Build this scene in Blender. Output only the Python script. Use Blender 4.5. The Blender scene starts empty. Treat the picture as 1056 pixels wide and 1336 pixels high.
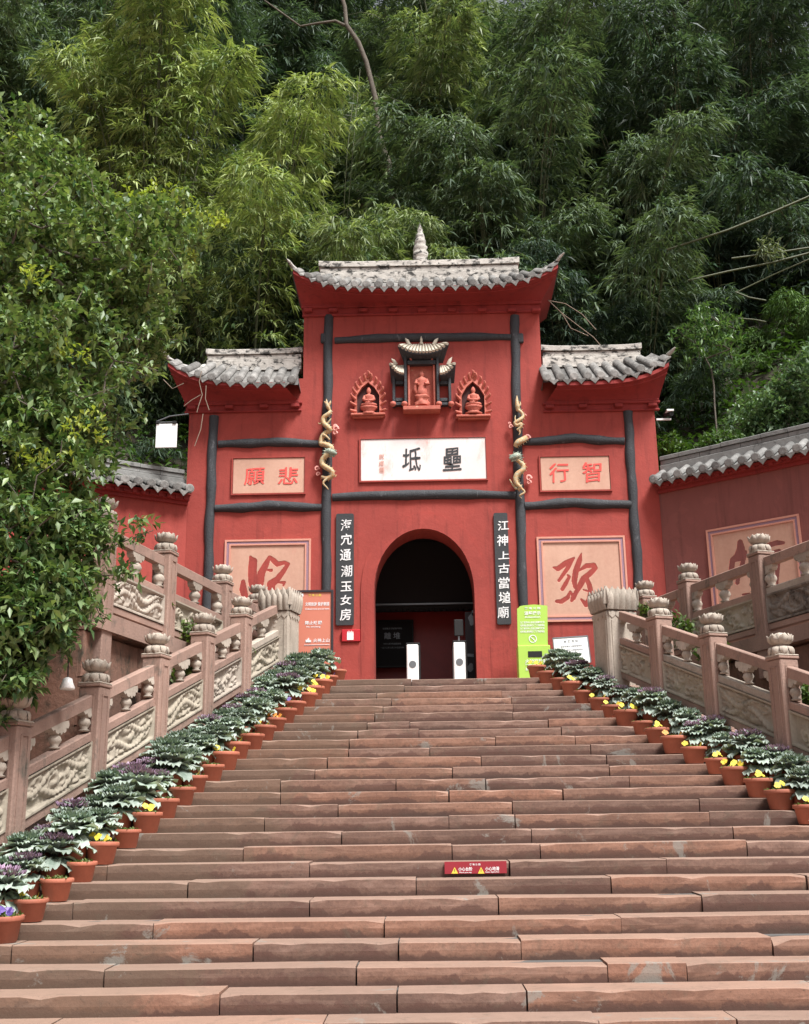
import bpy, math, random
import numpy as np
from mathutils import Matrix, Vector, noise as mnoise
random.seed(7); np.random.seed(7)
R = math.radians
scene = bpy.context.scene
COL = scene.collection

# ------------------------------------------------------------------ camera, sky, sun, exposure
FPX, PITCH, YAW, ROLL = 1500.0, .2712, R(.94), .013
CAM = np.array([0., -18.95, -2.418])
cam = bpy.data.objects.new('camera', bpy.data.cameras.new('camera'))
COL.objects.link(cam)
cam.data.sensor_fit = 'HORIZONTAL'; cam.data.sensor_width = 36
cam.data.lens = 36 * FPX / 1056
cam.data.clip_end = 600
cam.matrix_world = (Matrix.Translation(CAM.tolist()) @ Matrix.Rotation(YAW, 4, 'Z')
                    @ Matrix.Rotation(math.pi / 2 + PITCH, 4, 'X') @ Matrix.Rotation(-ROLL, 4, 'Z'))
scene.camera = cam

SUN_AZ, SUN_EL = 40.0, 59.0          # degrees: to the right of straight behind the viewer, and up
w = bpy.data.worlds.new('World'); scene.world = w; w.use_nodes = True
nt = w.node_tree
sky = nt.nodes.new('ShaderNodeTexSky'); sky.sky_type = 'NISHITA'; sky.sun_disc = False
sky.sun_elevation = R(SUN_EL); sky.sun_rotation = R(180 - SUN_AZ)
sky.air_density = 1.0; sky.dust_density = 4.0; sky.ozone_density = 1.0
bg = nt.nodes['Background']; bg.inputs['Strength'].default_value = .115
hs = nt.nodes.new('ShaderNodeHueSaturation'); hs.inputs['Saturation'].default_value = .25
nt.links.new(sky.outputs[0], hs.inputs['Color']); nt.links.new(hs.outputs[0], bg.inputs['Color'])
sl = bpy.data.lights.new('sun', 'SUN'); sl.energy = 4.8; sl.angle = R(16); sl.color = (1, .98, .95)
so = bpy.data.objects.new('sun', sl); COL.objects.link(so)
sd = Vector((math.sin(R(SUN_AZ)) * math.cos(R(SUN_EL)), -math.cos(R(SUN_AZ)) * math.cos(R(SUN_EL)), math.sin(R(SUN_EL))))
so.rotation_euler = sd.to_track_quat('Z', 'Y').to_euler()
so.location = (20, -30, 40)
scene.view_settings.view_transform = 'Standard'; scene.view_settings.look = 'None'
scene.view_settings.gamma = 1; scene.view_settings.use_curve_mapping = False
scene.view_settings.exposure = .42
scene.cycles.max_bounces = 6; scene.cycles.transparent_max_bounces = 4

# ------------------------------------------------------------------ measuring: photograph pixel -> point on a plane of the place
def pray(px, py):
    u = (px - 528) / FPX; v = -(py - 668) / FPX
    c, s = math.cos(-ROLL), math.sin(-ROLL); u, v = u * c - v * s, u * s + v * c
    x, y, z = u, math.cos(PITCH) - v * math.sin(PITCH), math.sin(PITCH) + v * math.cos(PITCH)
    c, s = math.cos(YAW), math.sin(YAW)
    return np.array([x * c - y * s, x * s + y * c, z])
def hit(px, py, n, k):
    n = np.array(n, float); r = pray(px, py)
    return CAM + (k - n @ CAM) / (n @ r) * r
def onY(px, py, Y): return hit(px, py, (0, 1, 0), Y)
def onZ(px, py, Z): return hit(px, py, (0, 0, 1), Z)
SL = .3778; SH = .15; SD = .397       # stair slope, riser, tread
def onS(px, py, H): return hit(px, py, (0, -SL, 1), H)
YF = 1.6                              # the facade's plane

# ------------------------------------------------------------------ object helpers
WM = {}
def link(name, mesh, mat=None, parent=None, M=None, kind=None):
    o = bpy.data.objects.new(name, mesh)
    COL.objects.link(o)
    M = M.copy() if M is not None else Matrix.Identity(4)
    o.matrix_basis = M
    if mat is not None and mesh is not None and not mesh.materials: mesh.materials.append(mat)
    if parent is not None:
        o.parent = parent; o.matrix_parent_inverse = WM[parent.name].inverted()
    WM[o.name] = M
    if kind: o['kind'] = kind
    return o
def tag(o, label=None, cat=None, group=None, kind=None):
    if label: o['label'] = label
    if cat: o['category'] = cat
    if group: o['group'] = group
    if kind: o['kind'] = kind
    return o
def thing(name, label, cat, loc=(0, 0, 0), rz=0, group=None):
    e = bpy.data.objects.new(name, None); COL.objects.link(e); e.empty_display_size = .2
    M = Matrix.Translation(Vector([float(c) for c in loc])) @ Matrix.Rotation(rz, 4, 'Z'); e.matrix_basis = M; WM[e.name] = M
    return tag(e, label, cat, group)
def kids(o): return [c for c in bpy.data.objects if c.parent == o]
def copy_tree(root, tree, M, label, group=None):
    """tree: {object: [children]} ; copies root, its parts and sub-parts"""
    r = root.copy(); COL.objects.link(r); r.matrix_basis = M; r['label'] = label; WM[r.name] = M
    if group: r['group'] = group
    for ch, subs in tree:
        c = ch.copy(); COL.objects.link(c); c.parent = r
        for g in subs:
            d = g.copy(); COL.objects.link(d); d.parent = c
    return r

class MB:
    def __init__(s): s.v = []; s.f = []; s.smooth = []
    def add(s, vs, fs, smooth=False):
        b = len(s.v); s.v += [tuple(map(float, p)) for p in vs]
        for f in fs: s.f.append(tuple(b + i for i in f)); s.smooth.append(smooth)
        return b
    def box(s, x0, x1, y0, y1, z0, z1, M=None, ch=0):
        if ch > 0:
            X = [x0, x0 + ch, x1 - ch, x1]; vs = []
            # chamfered box: 24 verts
            c = ch; P = []
            for sx in (0, 1):
                for sy in (0, 1):
                    for sz in (0, 1):
                        x, y, z = (x0, x1)[sx], (y0, y1)[sy], (z0, z1)[sz]
                        dx, dy, dz = (c, -c)[sx], (c, -c)[sy], (c, -c)[sz]
                        P += [(x, y + dy, z + dz), (x + dx, y, z + dz), (x + dx, y + dy, z)]
            def I(sx, sy, sz, k): return (sx * 4 + sy * 2 + sz) * 3 + k
            F = []
            for a in (0, 1):
                q = [I(a, 0, 0, 0), I(a, 1, 0, 0), I(a, 1, 1, 0), I(a, 0, 1, 0)]; F.append(q if a else q[::-1])
                q = [I(0, a, 0, 1), I(1, a, 0, 1), I(1, a, 1, 1), I(0, a, 1, 1)]; F.append(q[::-1] if a else q)
                q = [I(0, 0, a, 2), I(1, 0, a, 2), I(1, 1, a, 2), I(0, 1, a, 2)]; F.append(q if a else q[::-1])
            for a in (0, 1):
                for b in (0, 1):
                    F.append([I(a, b, 0, 0), I(a, b, 1, 0), I(a, b, 1, 1), I(a, b, 0, 1)])
                    F.append([I(a, 0, b, 0), I(a, 1, b, 0), I(a, 1, b, 2), I(a, 0, b, 2)])
                    F.append([I(0, a, b, 1), I(1, a, b, 1), I(1, a, b, 2), I(0, a, b, 2)])
                    for d in (0, 1): F.append([I(a, b, d, 0), I(a, b, d, 1), I(a, b, d, 2)])
            vs = P
            fs = F
        else:
            vs = [(x, y, z) for x in (x0, x1) for y in (y0, y1) for z in (z0, z1)]
            fs = [(0, 1, 3, 2), (4, 6, 7, 5), (0, 4, 5, 1), (2, 3, 7, 6), (0, 2, 6, 4), (1, 5, 7, 3)]
        if M is not None: vs = [M @ Vector(p) for p in vs]
        s.add(vs, fs); return s
    def hexa(s, p):   # 8 points: bottom 4 (ccw), top 4
        s.add(p, [(3, 2, 1, 0), (4, 5, 6, 7), (0, 1, 5, 4), (1, 2, 6, 5), (2, 3, 7, 6), (3, 0, 4, 7)]); return s
    def tube(s, pts, rad, n=8, flat=1.0, up=None, smooth=True, caps=True):
        pts = [Vector([float(c) for c in p]) for p in pts]
        if not hasattr(rad, '__len__'): rad = [rad] * len(pts)
        vs = []; N = len(pts); a = None
        for i, p in enumerate(pts):
            t = (pts[min(i + 1, N - 1)] - pts[max(i - 1, 0)]).normalized()
            if a is None:
                a = (Vector(up) if up else (Vector((0, 0, 1)) if abs(t.z) < .9 else Vector((0, 1, 0))))
            a = (a - t * a.dot(t)); a = a.normalized() if a.length > 1e-6 else t.orthogonal().normalized()
            b = t.cross(a)
            for k in range(n):
                th = 2 * math.pi * k / n
                vs.append(p + a * (math.cos(th) * rad[i] * flat) + b * (math.sin(th) * rad[i]))
        fs = [(i * n + k, i * n + (k + 1) % n, (i + 1) * n + (k + 1) % n, (i + 1) * n + k) for i in range(N - 1) for k in range(n)]
        s.add(vs, fs, smooth)
        if caps: s.add(vs[:n], [tuple(range(n))[::-1]]); s.add(vs[-n:], [tuple(range(n))])
        return s
    def lathe(s, prof, c=(0, 0, 0), n=16, sx=1, sy=1, fn=None, smooth=True):
        vs = []
        for (r, z) in prof:
            for k in range(n):
                th = 2 * math.pi * k / n; rr = r * (fn(th, z) if fn else 1)
                vs.append((c[0] + math.cos(th) * rr * sx, c[1] + math.sin(th) * rr * sy, c[2] + z))
        m = len(prof)
        s.add(vs, [(i * n + k, i * n + (k + 1) % n, (i + 1) * n + (k + 1) % n, (i + 1) * n + k) for i in range(m - 1) for k in range(n)], smooth)
        s.add(vs[:n], [tuple(range(n))[::-1]]); s.add(vs[-n:], [tuple(range(n))]); return s
    def grid(s, P, smooth=True):   # P[i][j] points
        a, b = len(P), len(P[0])
        s.add([p for r in P for p in r], [(i * b + j, (i + 1) * b + j, (i + 1) * b + j + 1, i * b + j + 1) for i in range(a - 1) for j in range(b - 1)], smooth); return s
    def prism(s, poly, y0, y1):   # poly in (x,z), extruded in y; front is y0
        n = len(poly)
        s.add([(x, y0, z) for x, z in poly] + [(x, y1, z) for x, z in poly],
              [tuple(range(n)), tuple(range(2 * n - 1, n - 1, -1))] + [(i, n + i, n + (i + 1) % n, (i + 1) % n) for i in range(n)]); return s
    def mesh(s, name):
        m = bpy.data.meshes.new(name); m.from_pydata(s.v, [], s.f)
        m.polygons.foreach_set('use_smooth', s.smooth); m.update(); return m
    def build(s, name, mat, parent=None, kind=None):
        return link(name, s.mesh(name), mat, parent, None, kind)

# ------------------------------------------------------------------ materials
def mat_new(name):
    m = bpy.data.materials.new(name); m.use_nodes = True
    nt = m.node_tree; return m, nt, nt.nodes['Principled BSDF']
def nz(nt, vec, scale, detail=4, rough=.6, dist=0):
    n = nt.nodes.new('ShaderNodeTexNoise'); n.inputs['Scale'].default_value = scale
    n.inputs['Detail'].default_value = detail; n.inputs['Roughness'].default_value = rough; n.inputs['Distortion'].default_value = dist
    if vec is not None: nt.links.new(vec, n.inputs['Vector'])
    return n.outputs['Fac']
def ramp(nt, fac, a, b, ca=(0, 0, 0, 1), cb=(1, 1, 1, 1)):
    r = nt.nodes.new('ShaderNodeValToRGB'); r.color_ramp.elements[0].position = a; r.color_ramp.elements[1].position = b
    r.color_ramp.elements[0].color = ca; r.color_ramp.elements[1].color = cb
    nt.links.new(fac, r.inputs['Fac']); return r.outputs['Color']
def mix(nt, fac, a, b, mode='MIX'):
    m = nt.nodes.new('ShaderNodeMix'); m.data_type = 'RGBA'; m.blend_type = mode
    for sock, val in ((m.inputs[0], fac), (m.inputs[6], a), (m.inputs[7], b)):
        if isinstance(val, bpy.types.NodeSocket): nt.links.new(val, sock)
        elif isinstance(val, (int, float)): sock.default_value = val
        else: sock.default_value = (*val[:3], 1)
    return m.outputs[2]
def mth(nt, op, a, b=0.0):
    m = nt.nodes.new('ShaderNodeMath'); m.operation = op
    for i, v in enumerate((a, b)):
        if isinstance(v, bpy.types.NodeSocket): nt.links.new(v, m.inputs[i])
        else: m.inputs[i].default_value = v
    return m.outputs[0]
def mapping(nt, vec, sc=(1, 1, 1)):
    m = nt.nodes.new('ShaderNodeMapping'); m.inputs['Scale'].default_value = sc; nt.links.new(vec, m.inputs['Vector']); return m.outputs[0]
def bump(nt, bsdf, h, strength=.3, dist=.01):
    b = nt.nodes.new('ShaderNodeBump'); b.inputs['Strength'].default_value = strength; b.inputs['Distance'].default_value = dist
    nt.links.new(h, b.inputs['Height']); nt.links.new(b.outputs[0], bsdf.inputs['Normal'])
def geo_pos(nt): return nt.nodes.new('ShaderNodeNewGeometry').outputs['Position']
def obj_rand(nt): return nt.nodes.new('ShaderNodeObjectInfo').outputs['Random']

def weathered(name, base, dark, stain=None, big=1.2, fine=14, amt=.5, rough=.85, bmp=.35, bd=.01, stain_at=(.55, .7), vstretch=1.0, rnd=.0, edge=None):
    """base colour varied by large and fine noise towards dark, with optional stain patches"""
    m, nt, b = mat_new(name); p = geo_pos(nt)
    if vstretch != 1: pv = mapping(nt, p, (1, 1, vstretch))
    else: pv = p
    n1 = nz(nt, pv, big, 5, .65); n2 = nz(nt, p, fine, 5, .7)
    f = mth(nt, 'ADD', mth(nt, 'MULTIPLY', n1, .65), mth(nt, 'MULTIPLY', n2, .35))
    c = mix(nt, mth(nt, 'MULTIPLY', ramp(nt, f, .35, .68), amt), base, dark)
    if stain: c = mix(nt, ramp(nt, nz(nt, pv, big * 2.3, 6, .7, .4), *stain_at), c, stain)
    if rnd:
        k = mth(nt, 'ADD', mth(nt, 'MULTIPLY', obj_rand(nt), rnd), 1 - rnd * .5)
        c = mix(nt, 1.0, c, mixgray(nt, k), 'MULTIPLY')
    nt.links.new(c, b.inputs['Base Color']); b.inputs['Roughness'].default_value = rough
    bump(nt, b, mth(nt, 'ADD', n2, mth(nt, 'MULTIPLY', n1, .6)), bmp, bd); return m
def mixgray(nt, k):
    c = nt.nodes.new('ShaderNodeCombineColor')
    for i in range(3): nt.links.new(k, c.inputs[i])
    return c.outputs[0]
def plain(name, col, rough=.6, fine=30, amt=.15, metallic=0):
    m, nt, b = mat_new(name); p = geo_pos(nt)
    c = mix(nt, mth(nt, 'MULTIPLY', ramp(nt, nz(nt, p, fine, 4), .3, .75), amt), col, tuple(x * .55 for x in col))
    nt.links.new(c, b.inputs['Base Color']); b.inputs['Roughness'].default_value = rough; b.inputs['Metallic'].default_value = metallic
    return m

M = {}
# red limewashed plaster: mottled, with scuffed pale spots and darker rain streaks
def red_plaster(name, base, dark, pale):
    m, nt, b = mat_new(name); p = geo_pos(nt)
    n1 = nz(nt, p, .7, 6, .6); n2 = nz(nt, p, 22, 5, .7); n3 = nz(nt, mapping(nt, p, (3.2, 3.2, .35)), 1.0, 5, .6)
    c = mix(nt, mth(nt, 'MULTIPLY', ramp(nt, n1, .35, .7), .55), base, dark)
    c = mix(nt, mth(nt, 'MULTIPLY', ramp(nt, n3, .52, .75), .35), c, dark)
    c = mix(nt, mth(nt, 'MULTIPLY', ramp(nt, n2, .6, .8), .22), c, dark)
    c = mix(nt, mth(nt, 'MULTIPLY', ramp(nt, nz(nt, p, 5.5, 8, .8, .6), .665, .72), .55), c, pale)
    n4 = nz(nt, mapping(nt, p, (7, 7, .5)), 1.0, 6, .7, .2)
    c = mix(nt, mth(nt, 'MULTIPLY', ramp(nt, n4, .52, .70), .5), c, tuple(x * .55 for x in dark))
    c = mix(nt, mth(nt, 'MULTIPLY', ramp(nt, nz(nt, p, 1.9, 3, .5, 1.5), .58, .60), .16), c, tuple(min(1, x * 1.35) for x in base))
    nt.links.new(c, b.inputs['Base Color']); b.inputs['Roughness'].default_value = .82
    bump(nt, b, mth(nt, 'ADD', mth(nt, 'MULTIPLY', n2, .5), nz(nt, p, 4, 4)), .5, .016); return m
M['red'] = red_plaster('red_plaster', (.36, .054, .040), (.22, .030, .024), (.54, .26, .21))
M['red_dusky'] = red_plaster('red_plaster_dull', (.26, .085, .072), (.18, .058, .050), (.36, .2, .18))  # duller, browner red for the right boundary wall
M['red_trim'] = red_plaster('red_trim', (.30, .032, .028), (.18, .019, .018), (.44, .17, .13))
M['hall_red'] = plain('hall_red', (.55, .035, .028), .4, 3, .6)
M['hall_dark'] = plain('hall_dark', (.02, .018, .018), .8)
M['timber'] = weathered('grey_painted_timber', (.044, .048, .055), (.022, .024, .028), (.13, .135, .145), 5, 34, .8, .7, .9, .02, (.60, .74), .35)
M['tile'] = weathered('roof_tile', (.27, .26, .245), (.06, .058, .055), (.46, .44, .41), 4.5, 22, 1.0, .85, .6, .014, (.60, .74), 1, .55)
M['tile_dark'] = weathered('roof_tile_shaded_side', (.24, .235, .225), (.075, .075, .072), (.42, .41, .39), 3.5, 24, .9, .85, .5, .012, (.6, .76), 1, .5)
M['ridge'] = weathered('ridge_limewash', (.62, .59, .54), (.30, .28, .25), (.045, .043, .04), 3.0, 14, .8, .85, .6, .018, (.50, .60), 1.6, .2)
M['ridge_grey'] = weathered('ridge_grey', (.26, .26, .25), (.13, .13, .125), (.06, .06, .056), 2.2, 16, .8, .85, .5, .015, (.56, .7), .8, .3)
M['pan'] = weathered('roof_bed', (.12, .115, .11), (.05, .05, .048))
M['rail_red'] = weathered('red_sandstone_rail', (.39, .255, .205), (.23, .15, .12), (.10, .092, .075), 1.8, 34, .9, .88, .7, .010, (.56, .74), .5, .25)
M['rail_pale'] = weathered('pale_sandstone', (.47, .41, .345), (.25, .21, .17), (.085, .08, .066), 3.2, 30, .9, .88, .5, .01, (.6, .78), .6, .25)
M['relief'] = weathered('carved_sandstone', (.42, .37, .295), (.24, .205, .155), (.09, .085, .058), 2.0, 22, .8, .9, .5, .01, (.55, .75), .8, .2)
M['relief_dark'] = weathered('carved_sandstone_sooty', (.30, .26, .22), (.10, .085, .07), (.05, .04, .035), 2.4, 18, .9, .9, .5, .01, (.5, .66), .8)
M['wall_stone'] = weathered('retaining_stone', (.25, .13, .09), (.10, .06, .045), (.035, .036, .024), 1.6, 16, .8, .9, .7, .02, (.5, .66), .5, .3)
M['earth'] = weathered('earth', (.06, .048, .03), (.022, .02, .013), (.035, .05, .018), 1.5, 9, .9, .95, .8, .05)
M['plaza'] = weathered('plaza_stone', (.30, .16, .12), (.2, .11, .085))
M['panel'] = weathered('peach_panel', (.62, .38, .28), (.47, .25, .18), (.56, .22, .17), 2.2, 18, .8, .75, .3, .006, (.60, .78), .3)
M['trim_pink'] = weathered('pink_trim', (.66, .32, .24), (.5, .2, .15), None, 2, 20)
M['board_white'] = weathered('white_name_board', (.80, .76, .75), (.78, .62, .58), (.72, .45, .40), 1.6, 14, .6, .75, .15, .006, (.54, .74), .5)
M['board_dark'] = weathered('couplet_board', (.035, .038, .042), (.022, .024, .027), (.12, .12, .125), 4, 30, .7, .6, .4, .01, (.72, .85), 1)
M['ink'] = plain('black_ink', (.03, .032, .036), .6)
M['paint_red'] = weathered('red_lettering', (.78, .09, .075), (.68, .13, .11), None, 6, 40, .6)
M['paint_white'] = plain('white_lettering', (.82, .82, .82), .6)
M['paint_faint'] = plain('faded_lettering', (.62, .32, .26), .7)
M['white'] = plain('white_enamel', (.86, .86, .85), .4, 3, .06)
M['black'] = plain('black_plastic', (.006, .006, .006), .6)
M['steel'] = plain('steel_grey', (.22, .23, .24), .35, metallic=.6)
M['orange'] = plain('orange_board', (.62, .21, .14), .45, 2, .12)
M['frame_dark'] = plain('dark_frame', (.035, .025, .03), .5)
M['green'] = plain('lime_board', (.42, .66, .10), .45, 2, .08)
M['sign_red'] = plain('sign_red', (.50, .02, .03), .4, 2, .08)
M['sticker'] = plain('sticker_red', (.30, .022, .035), .45, 8, .2)
M['yellow'] = plain('yellow_paint', (.80, .62, .08), .5)
M['terracotta'] = weathered('terracotta', (.42, .135, .08), (.28, .09, .055), (.48, .30, .24), 7, 40, .7, .7, .3, .006, (.66, .82), 1, .35)
M['soil'] = plain('soil', (.05, .035, .025), .95)
M['shrine_pink'] = weathered('painted_clay', (.56, .17, .115), (.36, .07, .055), (.68, .42, .30), 9, 50, .8, .75, .5, .006, (.6, .76))
M['shrine_cream'] = weathered('cream_tiles', (.56, .51, .42), (.32, .27, .2), (.22, .15, .12), 9, 50, .6, .75, .5, .006, (.66, .8))
M['niche_dark'] = plain('niche_inside', (.055, .014, .013), .8)  # shade of the recess put into the colour of a flat back plate
M['dragon'] = weathered('painted_dragon', (.60, .40, .18), (.50, .22, .09), (.46, .48, .34), 14, 60, .9, .6, .9, .01, (.46, .58))
M['dragon_green'] = weathered('painted_dragon_head', (.26, .33, .27), (.10, .15, .12), (.66, .62, .46), 20, 60, .8, .6, .6, .006, (.5, .64))
M['cloud_pink'] = weathered('painted_cloud', (.74, .36, .31), (.66, .19, .16), (.8, .62, .55), 10, 50, .7, .6, .4, .006, (.55, .75))
M['bark'] = weathered('grey_bark', (.14, .115, .09), (.06, .05, .04), (.2, .19, .15), 5, 26, .8, .9, .8, .02)
M['culm'] = weathered('bamboo_culm', (.075, .085, .03), (.04, .05, .02), (.11, .10, .06), 3, 20, .6, .5)
M['dry'] = plain('dry_vine', (.26, .20, .15), .8)

def key_fret(name):
    m, nt, b = mat_new(name); p = geo_pos(nt)
    tc = nt.nodes.new('ShaderNodeTexCoord').outputs['Generated']
    br = nt.nodes.new('ShaderNodeTexBrick'); br.inputs['Scale'].default_value = 26
    br.inputs['Color1'].default_value = (.16, .11, .22, 1); br.inputs['Color2'].default_value = (.22, .14, .2, 1)
    br.inputs['Mortar'].default_value = (.55, .32, .30, 1); br.inputs['Mortar Size'].default_value = .03
    pm = nt.nodes.new('ShaderNodeMapping'); pm.inputs['Rotation'].default_value = (R(90), 0, 0); nt.links.new(p, pm.inputs['Vector'])
    nt.links.new(pm.outputs[0], br.inputs['Vector']); nt.links.new(br.outputs['Color'], b.inputs['Base Color'])
    b.inputs['Roughness'].default_value = .75; return m
M['fret'] = key_fret('key_fret_border')

# steps: reddish sandstone with tide-mark stains low on the riser, cement smears, treads paled for wear and light
def step_mat():
    m, nt, b = mat_new('step_sandstone'); p = geo_pos(nt)
    tc = nt.nodes.new('ShaderNodeTexCoord'); g = tc.outputs['Generated']
    sx = nt.nodes.new('ShaderNodeSeparateXYZ'); nt.links.new(g, sx.inputs[0])
    rn = obj_rand(nt)
    n1 = nz(nt, p, 1.1, 6, .62); n2 = nz(nt, p, 30, 6, .75); n3 = nz(nt, p, 6, 6, .7, .5)
    c = mix(nt, ramp(nt, n1, .33, .7), (.265, .150, .108), (.145, .082, .060))
    c = mix(nt, mth(nt, 'MULTIPLY', ramp(nt, n2, .40, .62), .6), c, (.12, .066, .05))
    c = mix(nt, mth(nt, 'MULTIPLY', ramp(nt, nz(nt, mapping(nt, p, (1, 1, 5)), 2.2, 5, .6, 1.2), .47, .62), .4), c, (.34, .21, .16))
    rc = nt.nodes.new('ShaderNodeValToRGB'); el = rc.color_ramp.elements
    el[0].position = 0; el[0].color = (.66, .66, .66, 1); el[1].position = 1; el[1].color = (1.14, .98, .88, 1)
    e = rc.color_ramp.elements.new(.35); e.color = (.92, .95, .98, 1)
    e = rc.color_ramp.elements.new(.7); e.color = (1.08, 1.0, .92, 1)
    nt.links.new(rn, rc.inputs['Fac']); c = mix(nt, 1.0, c, rc.outputs['Color'], 'MULTIPLY')
    # damp tide mark along the foot of the riser, its height wandering along the stone
    w1 = nz(nt, mapping(nt, p, (1, 1, .25)), 2.3, 4, .6, .5); w2 = nz(nt, p, 14, 4, .7)
    hline = mth(nt, 'ADD', sx.outputs['Z'], mth(nt, 'ADD', mth(nt, 'MULTIPLY', w1, -2.2), mth(nt, 'MULTIPLY', w2, -.45)))
    damp = ramp(nt, mth(nt, 'ADD', hline, mth(nt, 'ADD', mth(nt, 'MULTIPLY', rn, .30), 1.35)), .53, .63, (1, 1, 1, 1), (0, 0, 0, 1))
    c = mix(nt, mth(nt, 'MULTIPLY', damp, .72), c, (.105, .052, .040))
    # grime and a painted-in shadow gap along the lowest finger's width of the riser
    foot = ramp(nt, mth(nt, 'ADD', sx.outputs['Z'], mth(nt, 'MULTIPLY', w2, -.25)), .08, .34, (1, 1, 1, 1), (0, 0, 0, 1))
    c = mix(nt, mth(nt, 'MULTIPLY', foot, .62), c, (.06, .034, .026))
    # brown-green growth spreading over the upper left of the flight
    px_ = nt.nodes.new('ShaderNodeSeparateXYZ'); nt.links.new(p, px_.inputs[0])
    reg = mth(nt, 'ADD', mth(nt, 'MULTIPLY', px_.outputs['X'], -.35), mth(nt, 'ADD', mth(nt, 'MULTIPLY', px_.outputs['Y'], .07), mth(nt, 'MULTIPLY', nz(nt, p, 1.3, 6, .7, .6), 1.6)))
    c = mix(nt, mth(nt, 'MULTIPLY', ramp(nt, reg, .85, 1.25), .6), c, (.13, .088, .06))
    # treads paler: foot wear, plus the light on upward faces put into the colour
    gn = nt.nodes.new('ShaderNodeSeparateXYZ'); nt.links.new(nt.nodes.new('ShaderNodeNewGeometry').outputs['True Normal'], gn.inputs[0])
    c = mix(nt, mth(nt, 'MULTIPLY', ramp(nt, gn.outputs['Z'], .45, .75), .55), c, (.35, .235, .180))
    # lichen and cement
    c = mix(nt, mth(nt, 'MULTIPLY', ramp(nt, n3, .56, .70), .5), c, (.115, .09, .065))
    c = mix(nt, mth(nt, 'MULTIPLY', ramp(nt, nz(nt, p, 1.7, 7, .72, .8), .61, .65), .7), c, (.24, .23, .205))
    c = mix(nt, mth(nt, 'MULTIPLY', ramp(nt, nz(nt, p, 48, 3, .8), .62, .70), .65), c, (.045, .034, .027))
    nt.links.new(c, b.inputs['Base Color'])
    b.inputs['Roughness'].default_value = .82
    bump(nt, b, mth(nt, 'ADD', mth(nt, 'MULTIPLY', n2, .6), mth(nt, 'MULTIPLY', n3, .6)), .55, .010); return m
M['step'] = step_mat()

def leaf_mat(name, ca, cb, trans=.35, rough=.4, spec=.5):
    """leaf colour varies leaf by leaf (face attribute 'tone') and by a tint set per plant (object colour)"""
    m, nt, b = mat_new(name)
    at = nt.nodes.new('ShaderNodeAttribute'); at.attribute_name = 'tone'
    c = mix(nt, at.outputs['Fac'], ca, cb)
    oc = nt.nodes.new('ShaderNodeObjectInfo').outputs['Color']
    c = mix(nt, 1.0, c, oc, 'MULTIPLY')
    nt.links.new(c, b.inputs['Base Color']); b.inputs['Roughness'].default_value = rough
    b.inputs['Specular IOR Level'].default_value = spec
    t = nt.nodes.new('ShaderNodeBsdfTranslucent')
    tc = mix(nt, 1.0, c, (1.15, 1.25, .55), 'MULTIPLY'); nt.links.new(tc, t.inputs['Color'])
    ms = nt.nodes.new('ShaderNodeMixShader'); ms.inputs[0].default_value = trans
    nt.links.new(b.outputs[0], ms.inputs[1]); nt.links.new(t.outputs[0], ms.inputs[2])
    nt.links.new(ms.outputs[0], nt.nodes['Material Output'].inputs['Surface']); return m
M['bamboo_leaf'] = leaf_mat('bamboo_leaf', (.042, .074, .044), (.26, .295, .185), .25, .5, .35)
M['broad_leaf'] = leaf_mat('broad_leaf', (.045, .105, .034), (.29, .38, .15), .25, .42, .45)
M['young_leaf'] = leaf_mat('young_leaf', (.28, .36, .06), (.42, .44, .11), .4, .45)
M['kale'] = leaf_mat('kale_leaf', (.13, .19, .145), (.50, .56, .50), .12, .55)
M['kale_heart'] = leaf_mat('kale_heart', (.14, .08, .14), (.50, .34, .48), .15, .5)
M['petal_yellow'] = leaf_mat('petal_yellow', (.75, .55, .03), (.85, .72, .12), .2, .6)
M['petal_violet'] = leaf_mat('petal_violet', (.10, .05, .30), (.28, .20, .50), .2, .6)
M['petal_orange'] = leaf_mat('petal_orange', (.75, .22, .03), (.8, .4, .08), .2, .6)
M['herb'] = leaf_mat('herb_leaf', (.06, .11, .03), (.16, .22, .06), .3, .5)

# ------------------------------------------------------------------ lettering (made once, all together)
WANT = {}
def want(key, body, off=.0, sx=1.0): WANT[key] = (body, off, sx)
for ch in '壘坻': want(ch, ch, .008)
for ch in '願悲行智': want(ch, ch, .010)
for ch in '海宂通潮玉女房江神上古當塠廟': want(ch, ch, .006 if ch in '海潮當廟' else .014)
for ch in '說甫題': want(ch, ch, .012)
for k_, s_ in dict(a1='火神上山', a2='文明旅游 爱护家园', a3='Civilized travel, love our home', a4='禁止吸烟', a5='No smoking', a6='森林防火 人人有责', a7='温馨提示', a8='离 堆 公 园',
                   g1='温馨提示', g2='Attention', g3='为了您和他人的安全请遵守秩序', g4='有序排队请勿拥挤保管好随身物品', g5='火种投放箱', g6='Tinder collection box', g7='请将打火机火柴等火种投入箱内',
                   b1='全国重点文物保护单位', b2='離 堆', b3='中华人民共和国国务院', b4='一九八二年二月二十三日公布', s1='小心台阶', s2='小心地滑', s3='Watch your step', s4='Caution: slippery floor', w1='游 客 须 知', w2='请自觉遵守公园管理规定').items():
    want(k_, s_, .018 if not k_.startswith(('w', 'b')) else .008)
TXT = {}
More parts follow.
